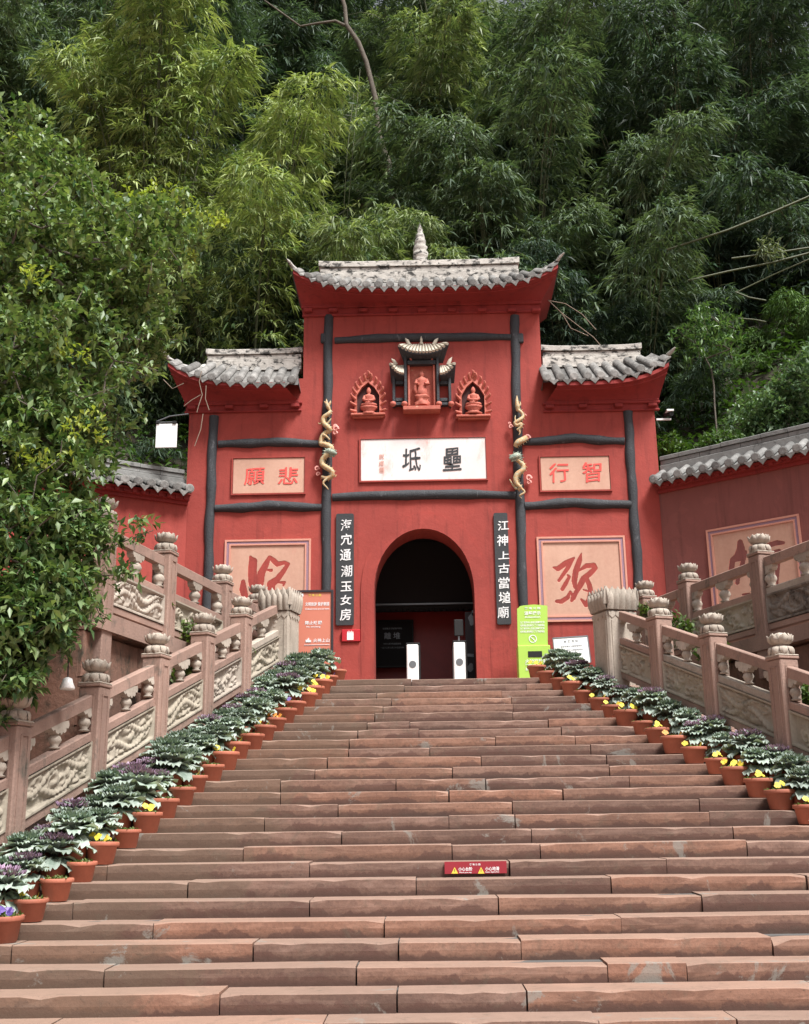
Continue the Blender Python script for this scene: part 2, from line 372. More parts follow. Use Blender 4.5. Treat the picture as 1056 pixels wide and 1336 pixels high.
def make_texts():
    rec = []
    for k, (body, off, sx) in WANT.items():
        c = bpy.data.curves.new('t', 'FONT'); c.body = body; c.size = 1; c.offset = off; c.resolution_u = 2
        c.align_x = 'CENTER'; c.align_y = 'CENTER'; c.extrude = .01
        o = bpy.data.objects.new('t', c); COL.objects.link(o); rec.append((k, c, o))
    dg = bpy.context.evaluated_depsgraph_get()
    for k, c, o in rec:
        me = bpy.data.meshes.new_from_object(o.evaluated_get(dg)); me.name = 'lettering'
        n = len(me.vertices); co = np.empty(n * 3); me.vertices.foreach_get('co', co); co = co.reshape(-1, 3)
        if len(k) == 1:   # brush-written: let the outlines wander and lean a little
            co0 = co.copy()
            co[:, 0] += .014 * np.sin(co0[:, 1] * 23 + ord(k)) + .03 * co0[:, 1]
            co[:, 1] += .014 * np.sin(co0[:, 0] * 19 + ord(k) * 2) + .05 * co0[:, 0]
        co[:, 0] -= (co[:, 0].max() + co[:, 0].min()) / 2; co[:, 1] -= (co[:, 1].max() + co[:, 1].min()) / 2
        me.vertices.foreach_set('co', co.ravel())
        TXT[k] = (me, co[:, 0].max() - co[:, 0].min(), co[:, 1].max() - co[:, 1].min())
        bpy.data.objects.remove(o); bpy.data.curves.remove(c)
make_texts()
def write(key, name, mat, parent, x, y, z, width=None, height=None, rz=0, tilt=0, depth=.4, label=None):
    me, w_, h_ = TXT[key]
    sx = (width / w_) if width else height / h_
    sy = (height / h_) if height else sx
    me = me.copy(); me.materials.clear()
    Mt = (Matrix.Translation((x, y, z)) @ Matrix.Rotation(rz, 4, 'Z') @ Matrix.Rotation(math.pi / 2 - tilt, 4, 'X')
          @ Matrix.Diagonal((sx, sy, min(sx, sy) * depth, 1)))
    o = link(name, me, mat, parent, Mt)
    if label: o['label'] = label
    return o
# ================================================================== ground and terraces
HL = 1.70
PL = [onS(266, 800, HL), onS(207, 826, HL), onS(125, 860, HL), onS(22, 905, HL)]
PR = [onS(857, 780, HL), onS(930, 800, HL), onS(1016, 826, HL)]
def line_fit(P):
    P = np.array(P)[:, :2]; k, c = np.polyfit(P[:, 1], P[:, 0], 1); return k, c
kL, cL = line_fit(PL); kR, cR = line_fit(PR)
xl = lambda y: kL * y + cL
xr = lambda y: kR * y + cR
def sz(y): return SL * min(y, 0.0)    # stair plane
# upper terrace rails
HT = 1.75
UL = [onZ(289, 737, HT), onZ(222, 695, HT), onZ(135, 650, HT)]
UR = [onZ(897, 735, HT), onZ(990, 697, HT)]
kUL, cUL = line_fit(UL); kUR, cUR = line_fit(UR)
xul = lambda y: kUL * y + cUL
xur = lambda y: kUR * y + cUR
ZT = .22                              # terrace level

g = MB()
N = 40
g.box(-150, 150, -150, 150, -5.2, -4.85)
link('ground', g.mesh('ground'), M['plaza'], kind='structure')
b = MB(); b.box(-14, 14, -30, 1.0, -4.6, -4.06)
link('plaza_pavement', b.mesh('plaza'), M['plaza'], kind='structure')
# hillside behind the gate and its walls
def wall_line(x):
    return 2.5 if abs(x) < 4.6 else 2.5 - (abs(x) - 4.6) * .78
def hill_z(x, s):
    base = 3.1 if abs(x) < 6 else 3.1
    z = base + .82 * s + .05 * s * math.sin(x * .3) if s < 34 else base + .82 * 34 + .3 * (s - 34)
    return z + .5 * mnoise.noise(Vector((x * .25, s * .25, 0))) * min(1, s)
xs = np.concatenate([np.linspace(-70, -13, 16), np.linspace(-12, 12, 37), np.linspace(13, 70, 16)])
ss = [0, .02, .3, .8, 1.5, 2.4, 3.5, 5, 7, 9.5, 12.5, 16, 20, 25, 31, 38, 46, 60]
P = []
for x in xs:
    row = []
    for i, s in enumerate(ss):
        yl = max(wall_line(x), -22) + .2 if abs(x) > 3.2 else 7.6
        row.append((x, yl + s, (-5 if abs(x) > 3.2 else 3.52) if i == 0 else max(hill_z(x, s + (4.9 if abs(x) <= 3.2 else 0)), 3.52 if abs(x) < 4 else -9)))
    P.append(row)
g = MB(); g.grid(P); link('hillside', g.mesh('hillside'), M['earth'], kind='structure')
# planting bed between the stair rails and the terraces
for sgn, xa, xb in ((-1, xl, xul), (1, xr, xur)):
    P = []
    for y in np.linspace(1.4, -12, 28):
        z = sz(y) - 1.0
        e = xb(y) + sgn * 4.5 if y > -7 else xb(y) + sgn * 14
        P.append([(xa(y) + sgn * .1, y, z - 1.2), (xa(y) + sgn * .12, y, z), (xa(y) * .5 + xb(y) * .5, y, z + .12 * mnoise.noise(Vector((0, y, sgn)))), (xb(y) + sgn * .2, y, z + .05), (e, y, z + .4)])
    g = MB(); g.grid(P if sgn > 0 else [r[::-1] for r in P]); link('planting_bed', g.mesh('bed'), M['earth'], kind='structure')
# terraces: raised paving outside the rails, each carried by a wall of large blocks
def terrace(sgn, xb, y0, y1, name):
    g = MB(); n = 8
    pts = [(xb(y) + sgn * -.12, y) for y in np.linspace(y0, y1, n)] 
    out = [(xb(y) + sgn * 4.6, y) for y in np.linspace(y0, y1, n)]
    vs = []
    for (a, c) in zip(pts, out):
        vs += [(a[0], a[1], ZT - .22), (a[0], a[1], ZT), (c[0], c[1], ZT), (c[0], c[1], ZT - .22)]
    fs = [(4 * i + k, 4 * i + (k + 1) % 4, 4 * i + 4 + (k + 1) % 4, 4 * i + 4 + k) for i in range(n - 1) for k in range(4)]
    g.add(vs, fs + [(0, 1, 2, 3), (4 * n - 1, 4 * n - 2, 4 * n - 3, 4 * n - 4)])
    return link(name, g.mesh(name), M['wall_stone'], kind='structure')
yLend = float(UL[2][1]) - .35
terrace(-1, xul, 1.5, yLend, 'left_terrace')
terrace(1, xur, 1.5, -10, 'right_terrace')
def retaining(sgn, xb, y0, y1, mat, label):
    mid = (y0 + y1) / 2
    t = thing('retaining_wall', label, 'stone wall', (xb(mid), mid, ZT - 2))
    r = random.Random(5 + sgn)
    rows = [ZT - .22, ZT - .80, ZT - 1.38, ZT - 1.96, ZT - 2.6]
    L = math.hypot(xb(y1) - xb(y0), y1 - y0); u = Vector((xb(y1) - xb(y0), y1 - y0, 0)) / L
    nrm = Vector((u.y, -u.x, 0)) * (1 if sgn < 0 else -1)
    if nrm.x * sgn > 0: nrm = -nrm
    for i in range(4):
        s = -.3 * r.random()
        while s < L:
            ln = r.uniform(.8, 1.5); e = min(s + ln, L); a = max(s, 0)
            if e - a > .1:
                pr = .02 + .035 * r.random(); g = MB()
                p0 = Vector((xb(y0), y0, 0)) + u * (a + .008); p1 = Vector((xb(y0), y0, 0)) + u * (e - .008)
                def c(p, d, z): return tuple(p + nrm * d + Vector((0, 0, z)))
                zt, zb = rows[i] - .008, rows[i + 1] + .008
                k = .025
                q = [c(p0 + u * k, pr, zb + k), c(p1 - u * k, pr, zb + k), c(p1 - u * k, pr, zt - k), c(p0 + u * k, pr, zt - k),
                     c(p0, pr - .03, zb), c(p1, pr - .03, zb), c(p1, pr - .03, zt), c(p0, pr - .03, zt),
                     c(p0, -.45, zb), c(p1, -.45, zb), c(p1, -.45, zt), c(p0, -.45, zt)]
                f = [(0, 1, 2, 3)] + [(j, 4 + j, 4 + (j + 1) % 4, (j + 1) % 4) for j in range(4)] + [(4 + j, 8 + j, 8 + (j + 1) % 4, 4 + (j + 1) % 4) for j in range(4)]
                g.add(q, f); g.build('stone_block', mat, t)
            s += ln
    g = MB()
    p0 = Vector((xb(y0), y0, 0)); p1 = Vector((xb(y1), y1, 0))
    a = [p0 - nrm * .05, p1 - nrm * .05, p1 - nrm * .7, p0 - nrm * .7]
    g.hexa([tuple(v + Vector((0, 0, -5))) for v in a] + [tuple(v + Vector((0, 0, ZT - .23))) for v in a])
    g.build('wall_core', M['wall_stone'], t)
    # coping slab under the rail
    g = MB(); a = [p0 + nrm * .16, p1 + nrm * .16, p1 - nrm * .4, p0 - nrm * .4]
    g.hexa([tuple(v + Vector((0, 0, ZT - .2))) for v in a] + [tuple(v + Vector((0, 0, ZT + .02))) for v in a])
    g.build('coping_stone', M['rail_red'], t)
    return t
retaining(-1, xul, 1.2, yLend, M['wall_stone'], 'mossy red block wall below the left upper balustrade, stained dark')
retaining(1, xur, 1.2, -10, M['wall_stone'], 'shaded block wall below the right upper balustrade')
# left terrace end: a short return wall of two big blocks
e0 = (xul(yLend), yLend)

# ================================================================== staircase
JT = {0: [60, 422, 783, 963], 1: [287, 518, 688], 2: [136, 465, 793, 897], 3: [15, 330, 520, 680, 1009], 4: [200, 502, 811], 5: [95, 404, 651, 917],
      6: [245, 543, 798, 1053], 7: [140, 404, 665, 870], 8: [318, 590, 705, 975], 9: [446, 694], 10: [345, 586, 672], 11: [441, 669], 12: [366, 586, 735],
      13: [366, 517, 634], 14: [411, 591], 15: [427, 628, 792], 16: [455, 561, 771], 17: [456, 647, 751], 18: [467, 547, 733], 19: [479, 535, 716],
      20: [489], 21: [500], 22: [511, 668], 23: [492, 655], 24: [528, 687], 25: [537, 632]}
stair = thing('staircase', 'broad flight of worn red sandstone steps rising to the gate', 'stairs', (0, -10.5, -4.06))
stair['kind'] = 'structure'
core = MB()
for n in range(-2, 26):
    y = (n - 25) * SD; z = (n - 25) * SH
    core.box(xl(y) - .05, xr(y) + .05, y + .25, y + SD + .32 if n < 25 else YF + 3.0, z - .45, z - .012)
core.build('stair_core', M['pan'], stair)
rs = random.Random(11)
for n in range(-2, 26):
    y = (n - 25) * SD; z = (n - 25) * SH
    XL, XR = xl(y) - .02, xr(y) + .02
    js = [float(onY(px, 668 + 0, y)[0]) for px in []]
    for px in JT.get(n, []):
        # joint on the plane of this riser, found at the riser's own height
        r = pray(px, 900); pz = 900
        for _ in range(6):
            q = onY(px, pz, y); pz += (z - .07 - q[2]) * -FPX / (y + 18.95) * 1.0
        js.append(float(onY(px, pz, y)[0]))
    js = sorted(j for j in js if XL + .35 < j < XR - .35)
    cuts = [XL] + js + [XR]; out = [XL]
    for a, c in zip(cuts[:-1], cuts[1:]):
        k = max(1, int(round((c - a) / 2.3)))
        for i in range(1, k): out.append(a + (c - a) * (i + rs.uniform(-.18, .18)) / k)
        out.append(c)
    for a, c in zip(out[:-1], out[1:]):
        gL = rs.uniform(.002, .009); gR = rs.uniform(.002, .009)
        x0, x1 = a + gL, c - gR
        m = max(2, int((x1 - x0) / .15))
        dz = rs.uniform(-.012, .006); tilt = rs.uniform(-.007, .007); fy = rs.uniform(-.016, .014); ft = rs.uniform(-.006, .006)
        depth = SD + .06 if n < 25 else YF - .0
        sd_ = rs.random() * 100
        chip = [0.0] * (m + 1)
        if rs.random() < .4: chip[0] = rs.uniform(.005, .022)
        if rs.random() < .4: chip[m] = rs.uniform(.005, .022)
        for j in range(m + 1):
            if rs.random() < .09: chip[j] += rs.uniform(.006, .024)
        V = []
        for j in range(m + 1):
            t = j / m; x = x0 + (x1 - x0) * t
            e = mnoise.noise(Vector((x * 1.7, sd_, 0))) * .009 + mnoise.noise(Vector((x * 6, sd_, 3))) * .006
            zt = z + dz + tilt * (t - .5) * (x1 - x0)
            yf = y + fy + ft * (t - .5) * (x1 - x0) + e; c_ = chip[j]
            V += [(x, yf + .008, z - SH - .02), (x, yf - .002, z - .075), (x, yf + .001 + c_ * .3, zt - .008 - c_), (x, yf + .007 + c_, zt - .002 - c_ * .3), (x, y + depth, zt + .001)]
        F = [(5 * j + k, 5 * j + 5 + k, 5 * j + 6 + k, 5 * j + 1 + k) for j in range(m) for k in range(4)]
        F += [(0, 1, 2, 3, 4), tuple(5 * m + k for k in (4, 3, 2, 1, 0))]
        # ends
        g = MB(); g.add(V, F); o = g.build('step_stone', M['step'], stair)
# side kerbs of the flight under the balustrades
for sgn, xf, nm in ((-1, xl, 'left_stair_kerb'), (1, xr, 'right_stair_kerb')):
    g = MB(); Y0, Y1 = -.2, -10.9
    a = [(xf(Y0) - .17 , Y0), (xf(Y1) - .17, Y1), (xf(Y1) + .17, Y1), (xf(Y0) + .17, Y0)]
    g.hexa([(p[0], p[1], sz(p[1]) - 1.6) for p in a] + [(p[0], p[1], sz(p[1]) + .16) for p in a])
    g.build(nm, M['rail_red'], None, 'structure')

# ================================================================== the gate
gate = thing('temple_gate', 'red plastered temple gate with arched doorway and three tiled roofs', 'gate', (0, YF, 0))
gx = lambda px, py: float(onY(px, py, YF)[0])
gz = lambda px, py: float(onY(px, py, YF)[2])
TH = .72                                                  # wall thickness
WX0, WX1 = -4.42, 4.42; TX0, TX1 = gx(396, 480), gx(707, 480)
WZ = gz(330, 495); TZ = gz(551, 372)
ax0, ax1 = gx(488, 800), gx(620, 800); acx = (ax0 + ax1) / 2; ar = (ax1 - ax0) / 2
az_top = gz(553, 690); az_spr = gz(553, 775)
def arch_pts(cx, rx, zs, rz, n=22):
    out = []
    for i in range(n + 1):
        th = math.pi * i / n
        out.append((cx - rx * math.cos(th), zs + rz * math.sin(th) ** .93))
    return out
AP = arch_pts(acx, ar, az_spr, az_top - az_spr)
g = MB()
y0, y1 = YF, YF + TH
def rect(x0, x1, z0, z1, nx=1):
    g.add([(x0, y0, z0), (x1, y0, z0), (x1, y0, z1), (x0, y0, z1)], [(0, 1, 2, 3)])
    g.add([(x0, y1, z0), (x1, y1, z0), (x1, y1, z1), (x0, y1, z1)], [(3, 2, 1, 0)])
ZB = -.3
rect(WX0, ax0, ZB, WZ); rect(ax1, WX1, ZB, WZ)
for (xa, za), (xb_, zb_) in zip(AP[:-1], AP[1:]):
    for yy, fl in ((y0, 0), (y1, 1)):
        q = [(xa, yy, za), (xb_, yy, zb_), (xb_, yy, WZ), (xa, yy, WZ)]; g.add(q, [(3, 2, 1, 0) if fl else (0, 1, 2, 3)])
    g.add([(xa, y0, za), (xb_, y0, zb_), (xb_, y1, zb_), (xa, y1, za)], [(3, 2, 1, 0)])
for x, fl in ((ax0, 0), (ax1, 1)):
    g.add([(x, y0, ZB), (x, y1, ZB), (x, y1, az_spr), (x, y0, az_spr)], [(0, 1, 2, 3)])
rect(TX0, TX1, WZ, TZ)
for x in (TX0, TX1): g.add([(x, y0, WZ), (x, y1, WZ), (x, y1, TZ), (x, y0, TZ)], [(0, 1, 2, 3)])
for x in (WX0, WX1): g.add([(x, y0, ZB), (x, y1, ZB), (x, y1, WZ), (x, y0, WZ)], [(0, 1, 2, 3)])
g.add([(WX0, y0, WZ), (WX1, y0, WZ), (WX1, y1, WZ), (WX0, y1, WZ)], [(0, 1, 2, 3)])
g.add([(TX0, y0, TZ), (TX1, y0, TZ), (TX1, y1, TZ), (TX0, y1, TZ)], [(0, 1, 2, 3)])
g.build('gate_wall', M['red'], gate)
# raised band round the arch and its plinths
ox0, ox1 = gx(471, 760), gx(637, 760); ozt = gz(553, 670)
OP = arch_pts((ox0 + ox1) / 2, (ox1 - ox0) / 2, az_spr, ozt - az_spr)
zpl = gz(552, 837)
g = MB(); yb = YF - .022
inner = [(ax0, ZB)] + AP + [(ax1, ZB)]; outer = [(ox0, ZB)] + OP + [(ox1, ZB)]
for i in range(len(inner) - 1):
    a, b_, c, d = inner[i], inner[i + 1], outer[i + 1], outer[i]
    g.add([(a[0], yb, a[1]), (b_[0], yb, b_[1]), (c[0], yb, c[1]), (d[0], yb, d[1])], [(0, 3, 2, 1)])
    g.add([(c[0], yb, c[1]), (d[0], yb, d[1]), (d[0], YF + .01, d[1]), (c[0], YF + .01, c[1])], [(0, 1, 2, 3)])
    g.add([(a[0], yb, a[1]), (b_[0], yb, b_[1]), (b_[0], YF + .01, b_[1]), (a[0], YF + .01, a[1])], [(0, 1, 2, 3)])
g.build('arch_band', M['red'], gate)
for xa, xb_ in ((gx(430, 850), ox0 - .003), (ox1 + .003, gx(678, 850))):
    g = MB(); g.box(xa, xb_, YF - .024, YF + .02, ZB, zpl); g.build('plinth', M['red'], gate)
# painted timber posts and rails in relief
def timber(pts, r0, name, ends=False, seed=0):
    P = []; Rr = []
    rr = random.Random(seed)
    for (pa, pb) in zip(pts[:-1], pts[1:]):
        for k in range(6):
            t = k / 6; P.append((pa[0] + (pb[0] - pa[0]) * t, pa[1] + (pb[1] - pa[1]) * t))
    P.append(pts[-1])
    W = []; n = len(P)
    for i, (px, py) in enumerate(P):
        p = onY(px, py, YF); wob = .008 * math.sin(i * .9 + seed)
        rad = r0 * (1 + .06 * math.sin(i * 1.7 + seed * 2) + .04 * rr.uniform(-1, 1))
        if ends:
            t = i / (n - 1); e = min(t, 1 - t)
            rad *= .80 if e < .12 else (.9 if e < .17 else 1.0)
        vert = abs(pts[-1][1] - pts[0][1]) > abs(pts[-1][0] - pts[0][0])
        W.append((p[0] + (wob if vert else 0), YF + .012, p[2] + (0 if vert else wob))); Rr.append(rad)
    g = MB(); g.tube(W, Rr, 12); return g.build(name, M['timber'], gate)
timber([(279, 543), (276, 620), (273, 700), (271, 790), (268, 892)], .092, 'timber_post', seed=1)
timber([(429, 412), (428, 500), (427, 560), (426, 700), (426, 790), (426, 892)], .092, 'timber_post', seed=2)
timber([(672, 412), (673, 470), (675, 554), (678, 640), (683, 782), (687, 888)], .092, 'timber_post', seed=3)
timber([(820, 537), (822, 580), (826, 650), (831, 720), (836, 790), (842, 888)], .092, 'timber_post', seed=4)
timber([(437, 444), (550, 440), (667, 440)], .092, 'timber_beam', True, 5)
timber([(434, 649), (550, 645), (673, 646)], .098, 'timber_beam', True, 6)
timber([(285, 580), (350, 577), (421, 579)], .094, 'timber_beam', True, 7)
timber([(281, 664), (350, 660), (420, 662)], .098, 'timber_beam', True, 8)
timber([(683, 577), (750, 572), (815, 576)], .094, 'timber_beam', True, 9)
timber([(685, 660), (750, 656), (824, 659)], .098, 'timber_beam', True, 10)
for px in (423, 679):
    p = onY(px, 442, YF); g = MB(); g.box(p[0] - .06, p[0] + .06, YF - .06, YF + .02, p[2] - .1, p[2] + .1, ch=.02); g.build('beam_end', M['timber'], gate)

# --- tile pieces shared by every roof: local x across, +y up the slope, z up
def barrel_mesh(L, slope, r=.072):
    g = MB(); n = 7; vs = []
    for j, t in enumerate((0, .5, 1)):
        for k in range(n):
            th = math.pi * (k / (n - 1)); rr = r * (1 - .10 * (t == .5) * 0)
            vs.append((-rr * math.cos(th), L * t, rr * math.sin(th) + L * t * slope))
    g.add(vs, [(j * n + k, j * n + k + 1, (j + 1) * n + k + 1, (j + 1) * n + k) for j in range(2) for k in range(n - 1)], True)
    # round end tile with a rim
    c = [(r * 1.08 * math.cos(a), -.012, r * .55 + r * 1.08 * math.sin(a) - r * .1) for a in np.linspace(0, 2 * math.pi, 13)[:-1]]
    c2 = [(r * .78 * math.cos(a), -.022, r * .45 + r * .78 * math.sin(a)) for a in np.linspace(0, 2 * math.pi, 13)[:-1]]
    c3 = [(p[0], .03, p[2]) for p in c]
    g.add(c + c2 + c3, [(i, (i + 1) % 12, 12 + (i + 1) % 12, 12 + i) for i in range(12)] + [tuple(range(12, 24))] + [(24 + i, 24 + (i + 1) % 12, (i + 1) % 12, i) for i in range(12)])
    return g.mesh('cover_tile')
def drip_mesh(L, slope, wd=.22):
    g = MB(); h = wd / 2
    vs = []
    for t in (0, 1):
        for k in range(5):
            u = k / 4 * 2 - 1; vs.append((u * h, L * t, -.035 + .028 * u * u + L * t * slope))
    g.add(vs, [(k, k + 1, 6 + k, 5 + k) for k in range(4)], True)
    pl = [(-h * .85, -.005), (-h * .62, -.045), (-h * .3, -.085), (0, -.135), (h * .3, -.085), (h * .62, -.045), (h * .85, -.005), (0, -.03)]
    g.prism([(x, z) for x, z in pl], -.022, .0)
    return g.mesh('drip_tile')

def roof(parent, O, ux, L, eave, depth, rise, spacing, n_off, ridge_span, ridge_h, tips=(1, 1), thick=.0, rmat='ridge', tmat='tile', pan_back=True, tmesh=None, seg=0):
    """O: world origin of the eave line's left end; ux: unit along the eave; eave(s): height offset of the eave at s;
    depth: horizontal run from eave to ridge; ridge_span (s0, s1)"""
    nrm = Vector((-ux.y, ux.x, 0))      # away from the viewer
    def P(s, d, z): return O + ux * s + nrm * d + Vector((0, 0, z))
    slope = rise / depth
    cm, dm = tmesh
    n = int(L / spacing); s = (L - n * spacing) / 2 + n_off
    i = 0
    while s <= L + 1e-6:
        if 0.02 <= s <= L - .02:
            e = eave(s)
            # tiles near a swept tip lean with the hip
            lo, hi = ridge_span
            top = 1.0
            if s < lo: top = max(.12, 1 - (lo - s) / max(lo, .01) * .85)
            if s > hi: top = max(.12, 1 - (s - hi) / max(L - hi, .01) * .85)
            ry = math.atan2(eave(s + .03) - eave(s - .03), .06)
            jit = .25 * math.sin(i * 12.9)
            Mt = Matrix(((ux.x, nrm.x, 0, 0), (ux.y, nrm.y, 0, 0), (0, 0, 1, 0), (0, 0, 0, 1)))
            Mx = Matrix.Translation(P(s, 0, e)) @ Mt @ Matrix.Rotation(-ry + jit * .05, 4, 'Y') @ Matrix.Rotation(jit * .06, 4, 'Z')
            link('cover_tile', cm, None, parent, Mx @ Matrix.Diagonal((1, top, top * .98 + .02, 1)))
            s2 = s + spacing / 2
            if s2 < L - .05:
                e2 = eave(s2); Mx = Matrix.Translation(P(s2, .005, e2 + .005 * math.sin(i * 7.1))) @ Mt @ Matrix.Rotation(-math.atan2(eave(s2 + .03) - eave(s2 - .03), .06) + .02 * math.sin(i * 3.3), 4, 'Y')
                link('drip_tile', dm, None, parent, Mx @ Matrix.Diagonal((spacing / .22, top, top * .98 + .02, 1)))
        s += spacing; i += 1
    # bed under the tiles, front and back slopes
    m = 26; A, B_, C_ = [], [], []
    for j in range(m + 1):
        s = L * j / m; lo, hi = ridge_span; e = eave(s)
        top = 1.0
        if s < lo: top = max(.1, 1 - (lo - s) / max(lo, .01) * .9)
        if s > hi: top = max(.1, 1 - (s - hi) / max(L - hi, .01) * .9)
        A.append(P(s, .02, e - .06)); B_.append(P(s, depth * top, e * (1 - top) + rise * top - .06 + (e * .0)))
        C_.append(P(s, 2 * depth - .02, e - .06))
    g = MB(); g.grid([[tuple(p) for p in A], [tuple(p) for p in B_], [tuple(p) for p in C_]], False)
    if pan_back: g.build('roof_bed', M['pan'], parent)
    # ridge: three stacked courses
    s0, s1 = ridge_span; hr = ridge_h
    def course(z0, z1, hw, a, c, name, mat, up=0.0):
        g = MB(); mm = 12 if c - a > 1 else 1; V = []
        for j in range(mm + 1):
            t = j / mm; s = a + (c - a) * t
            q = up * abs(2 * t - 1) ** 5
            for d, z in ((-hw, z0), (-hw, z1 - .012), (-hw + .012, z1), (hw - .012, z1), (hw, z1 - .012), (hw, z0)):
                V.append(P(s, depth + d, rise + z + (q if z > z0 + .001 else q * .7)))
        F = [(6 * j + k, 6 * j + 6 + k, 6 * j + 6 + (k + 1) % 6, 6 * j + (k + 1) % 6) for j in range(mm) for k in range(6)]
        F += [tuple(range(6)), tuple(range(6 * mm + 5, 6 * mm - 1, -1))]
        g.add([tuple(p) for p in V], F); return g.build(name, M[mat], parent)
    course(-.10, hr * .36, .12, s0, s1, 'ridge_course', rmat)
    if seg:      # the middle course and the cap are single bricks with open joints
        r_ = random.Random(3); s = s0
        while s < s1 - .05:
            e_ = min(s + seg * r_.uniform(.85, 1.15), s1); a_, b_ = s + .004, e_ - .004; k_ = r_.uniform(-.006, .006)
            course(hr * .36 + .012, hr * .70, .098 + k_, a_, b_, 'ridge_brick', rmat); course(hr * .70 + .006, hr + k_, .125 + k_, a_, b_, 'cap_brick', rmat); s = e_
    else:
        course(hr * .36 + .012, hr * .66, .095, s0 + .01, s1 - .01, 'ridge_course', rmat)
        course(hr * .66 + .012, hr, .125, s0 - .02, s1 + .02, 'ridge_cap', rmat, .03)
    # swept hips down to the corner tips
    for side, on in zip((0, 1), tips):
        if not on: continue
        a, tip = (s0, -.09) if side == 0 else (s1, L + .09)
        pts = []; rad = []
        for j in range(13):
            t = j / 12; s = a + (tip - a) * t
            sc = min(max(s, 0), L)
            e = eave(sc) + (0 if 0 <= s <= L else .05 + .05 * (t - .9) * 10)
            zz = rise * (1 - t) ** 1.5 * 1.0 + (e + .07) * (1 - (1 - t) ** 1.5)
            pts.append(P(s, depth * (1 - t) ** 1.1, zz + .02)); rad.append(.085 * (1 - t) + .030 * t if t < 1 else .012)
        g = MB(); g.tube(pts, rad, 8, up=(0, 0, 1)); g.build('swept_hip', M[rmat], parent)

def cove(parent, xb, xt, zb, zt, proj, uptip, ends, mat='red_trim', yb=YF, back=1.1, Z0=None):
    """concave red cornice from (xb, zb) at the wall to (xt, zt) under the eave; uptip(u) lifts the top edge, ends=(left,right) side returns"""
    prof = []
    for k in range(9):
        t = k / 8; prof.append((t ** 1.9, t))          # out, up
    g = MB(); m = 28
    def pt(u, o, h):
        xB = xb[0] + (xb[1] - xb[0]) * u; xT = xt[0] + (xt[1] - xt[0]) * u
        q = h ** 1.3
        return (xB + (xT - xB) * q, yb - .06 - proj * o, zb + (zt - zb) * h + uptip(u) * h ** 1.5)
    # front, as profile rows
    rows = [[pt(j / m, o, h) for j in range(m + 1)] for o, h in prof]
    g.grid(rows)
    for side in (0, 1):
        if not ends[side]: 
            continue
        u = side
        rr = []
        for o, h in prof:
            p = pt(u, o, h); rr.append([p, (p[0], yb + back * .5, p[2] - .15 * uptip(u) * h), (p[0], yb + back + .05 + proj * o, p[2])])
        g.grid(rr, False)
    # fillet on top
    tp = rows[-1]; 
    g.grid([[(p[0], p[1], p[2]) for p in tp], [(p[0], p[1] - .035, p[2] + .004) for p in tp], [(p[0], p[1] - .035, p[2] + .075) for p in tp], [(p[0], yb + back * .5, p[2] + .075) for p in tp]], False)
    o = g.build('coved_cornice', M[mat], parent)
    for k_, r_ in ((7, .022), (1, .018)):
        g = MB(); g.tube([(p[0], p[1] - .006, p[2]) for p in rows[k_]], r_, 6, smooth=False); g.build('cornice_bead', M[mat], parent)
    return o
def mould(parent, x0, x1, z0, z1, pr, name='cornice_moulding', mat='red_trim', y=YF):
    g = MB(); g.box(x0, x1, y - pr, y + .02, z0, z1, ch=.012); return g.build(name, M[mat], parent)

UX = Vector((1, 0, 0))
# centre roof -------------------------------------------------
PJ = .50; ye = YF - .06 - PJ - .05
cz = float(onY(551, 372, ye)[2]); ztip = float(onY(373, 349, ye)[2])
x0c, x1c = float(onY(373, 349, ye)[0]) + .10, float(onY(738, 347, ye)[0]) - .10
Lc = x1c - x0c
ev = lambda s, L=Lc, h=ztip - cz: h * (abs(2 * s / L - 1) ** 4.5) - .0
rz_top = float(onY(551, 343, YF + .2)[2]); riseC = rz_top - cz - .37
TB = barrel_mesh(.74, riseC / .8); TD = drip_mesh(.74, riseC / .8)
TB.materials.append(M['tile']); TD.materials.append(M['tile'])
roof(gate, Vector((x0c, ye, cz)), UX, Lc, ev, .80, riseC, .226, 0, (float(onY(418, 350, YF + .2)[0]) - x0c, float(onY(676, 345, YF + .2)[0]) - x0c), .37, tmesh=(TB, TD))
zc0, zc1 = gz(551, 398), float(onY(551, 379, YF - .55)[2])
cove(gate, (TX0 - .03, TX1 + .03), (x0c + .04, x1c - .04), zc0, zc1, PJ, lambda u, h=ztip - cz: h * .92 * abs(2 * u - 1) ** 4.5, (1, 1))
mould(gate, TX0 - .05, TX1 + .05, gz(551, 401), zc0 + .01, .085)
mould(gate, TX0 - .03, TX1 + .03, gz(551, 411), gz(551, 408), .05)
g = MB(); g.box(TX0 - .02, TX1 + .02, YF - .03, YF + .02, gz(551, 408) , gz(551, 401)); g.build('cornice_band', M['red_trim'], gate)
for px in (402, 435, 474, 513, 551, 590, 629, 668, 700):
    p = onY(px, 404, YF - .1); g = MB(); g.box(p[0] - .085, p[0] + .085, YF - .13, YF + .0, p[2] - .035, p[2] + .03, ch=.01); g.build('cornice_block', M['red_trim'], gate)
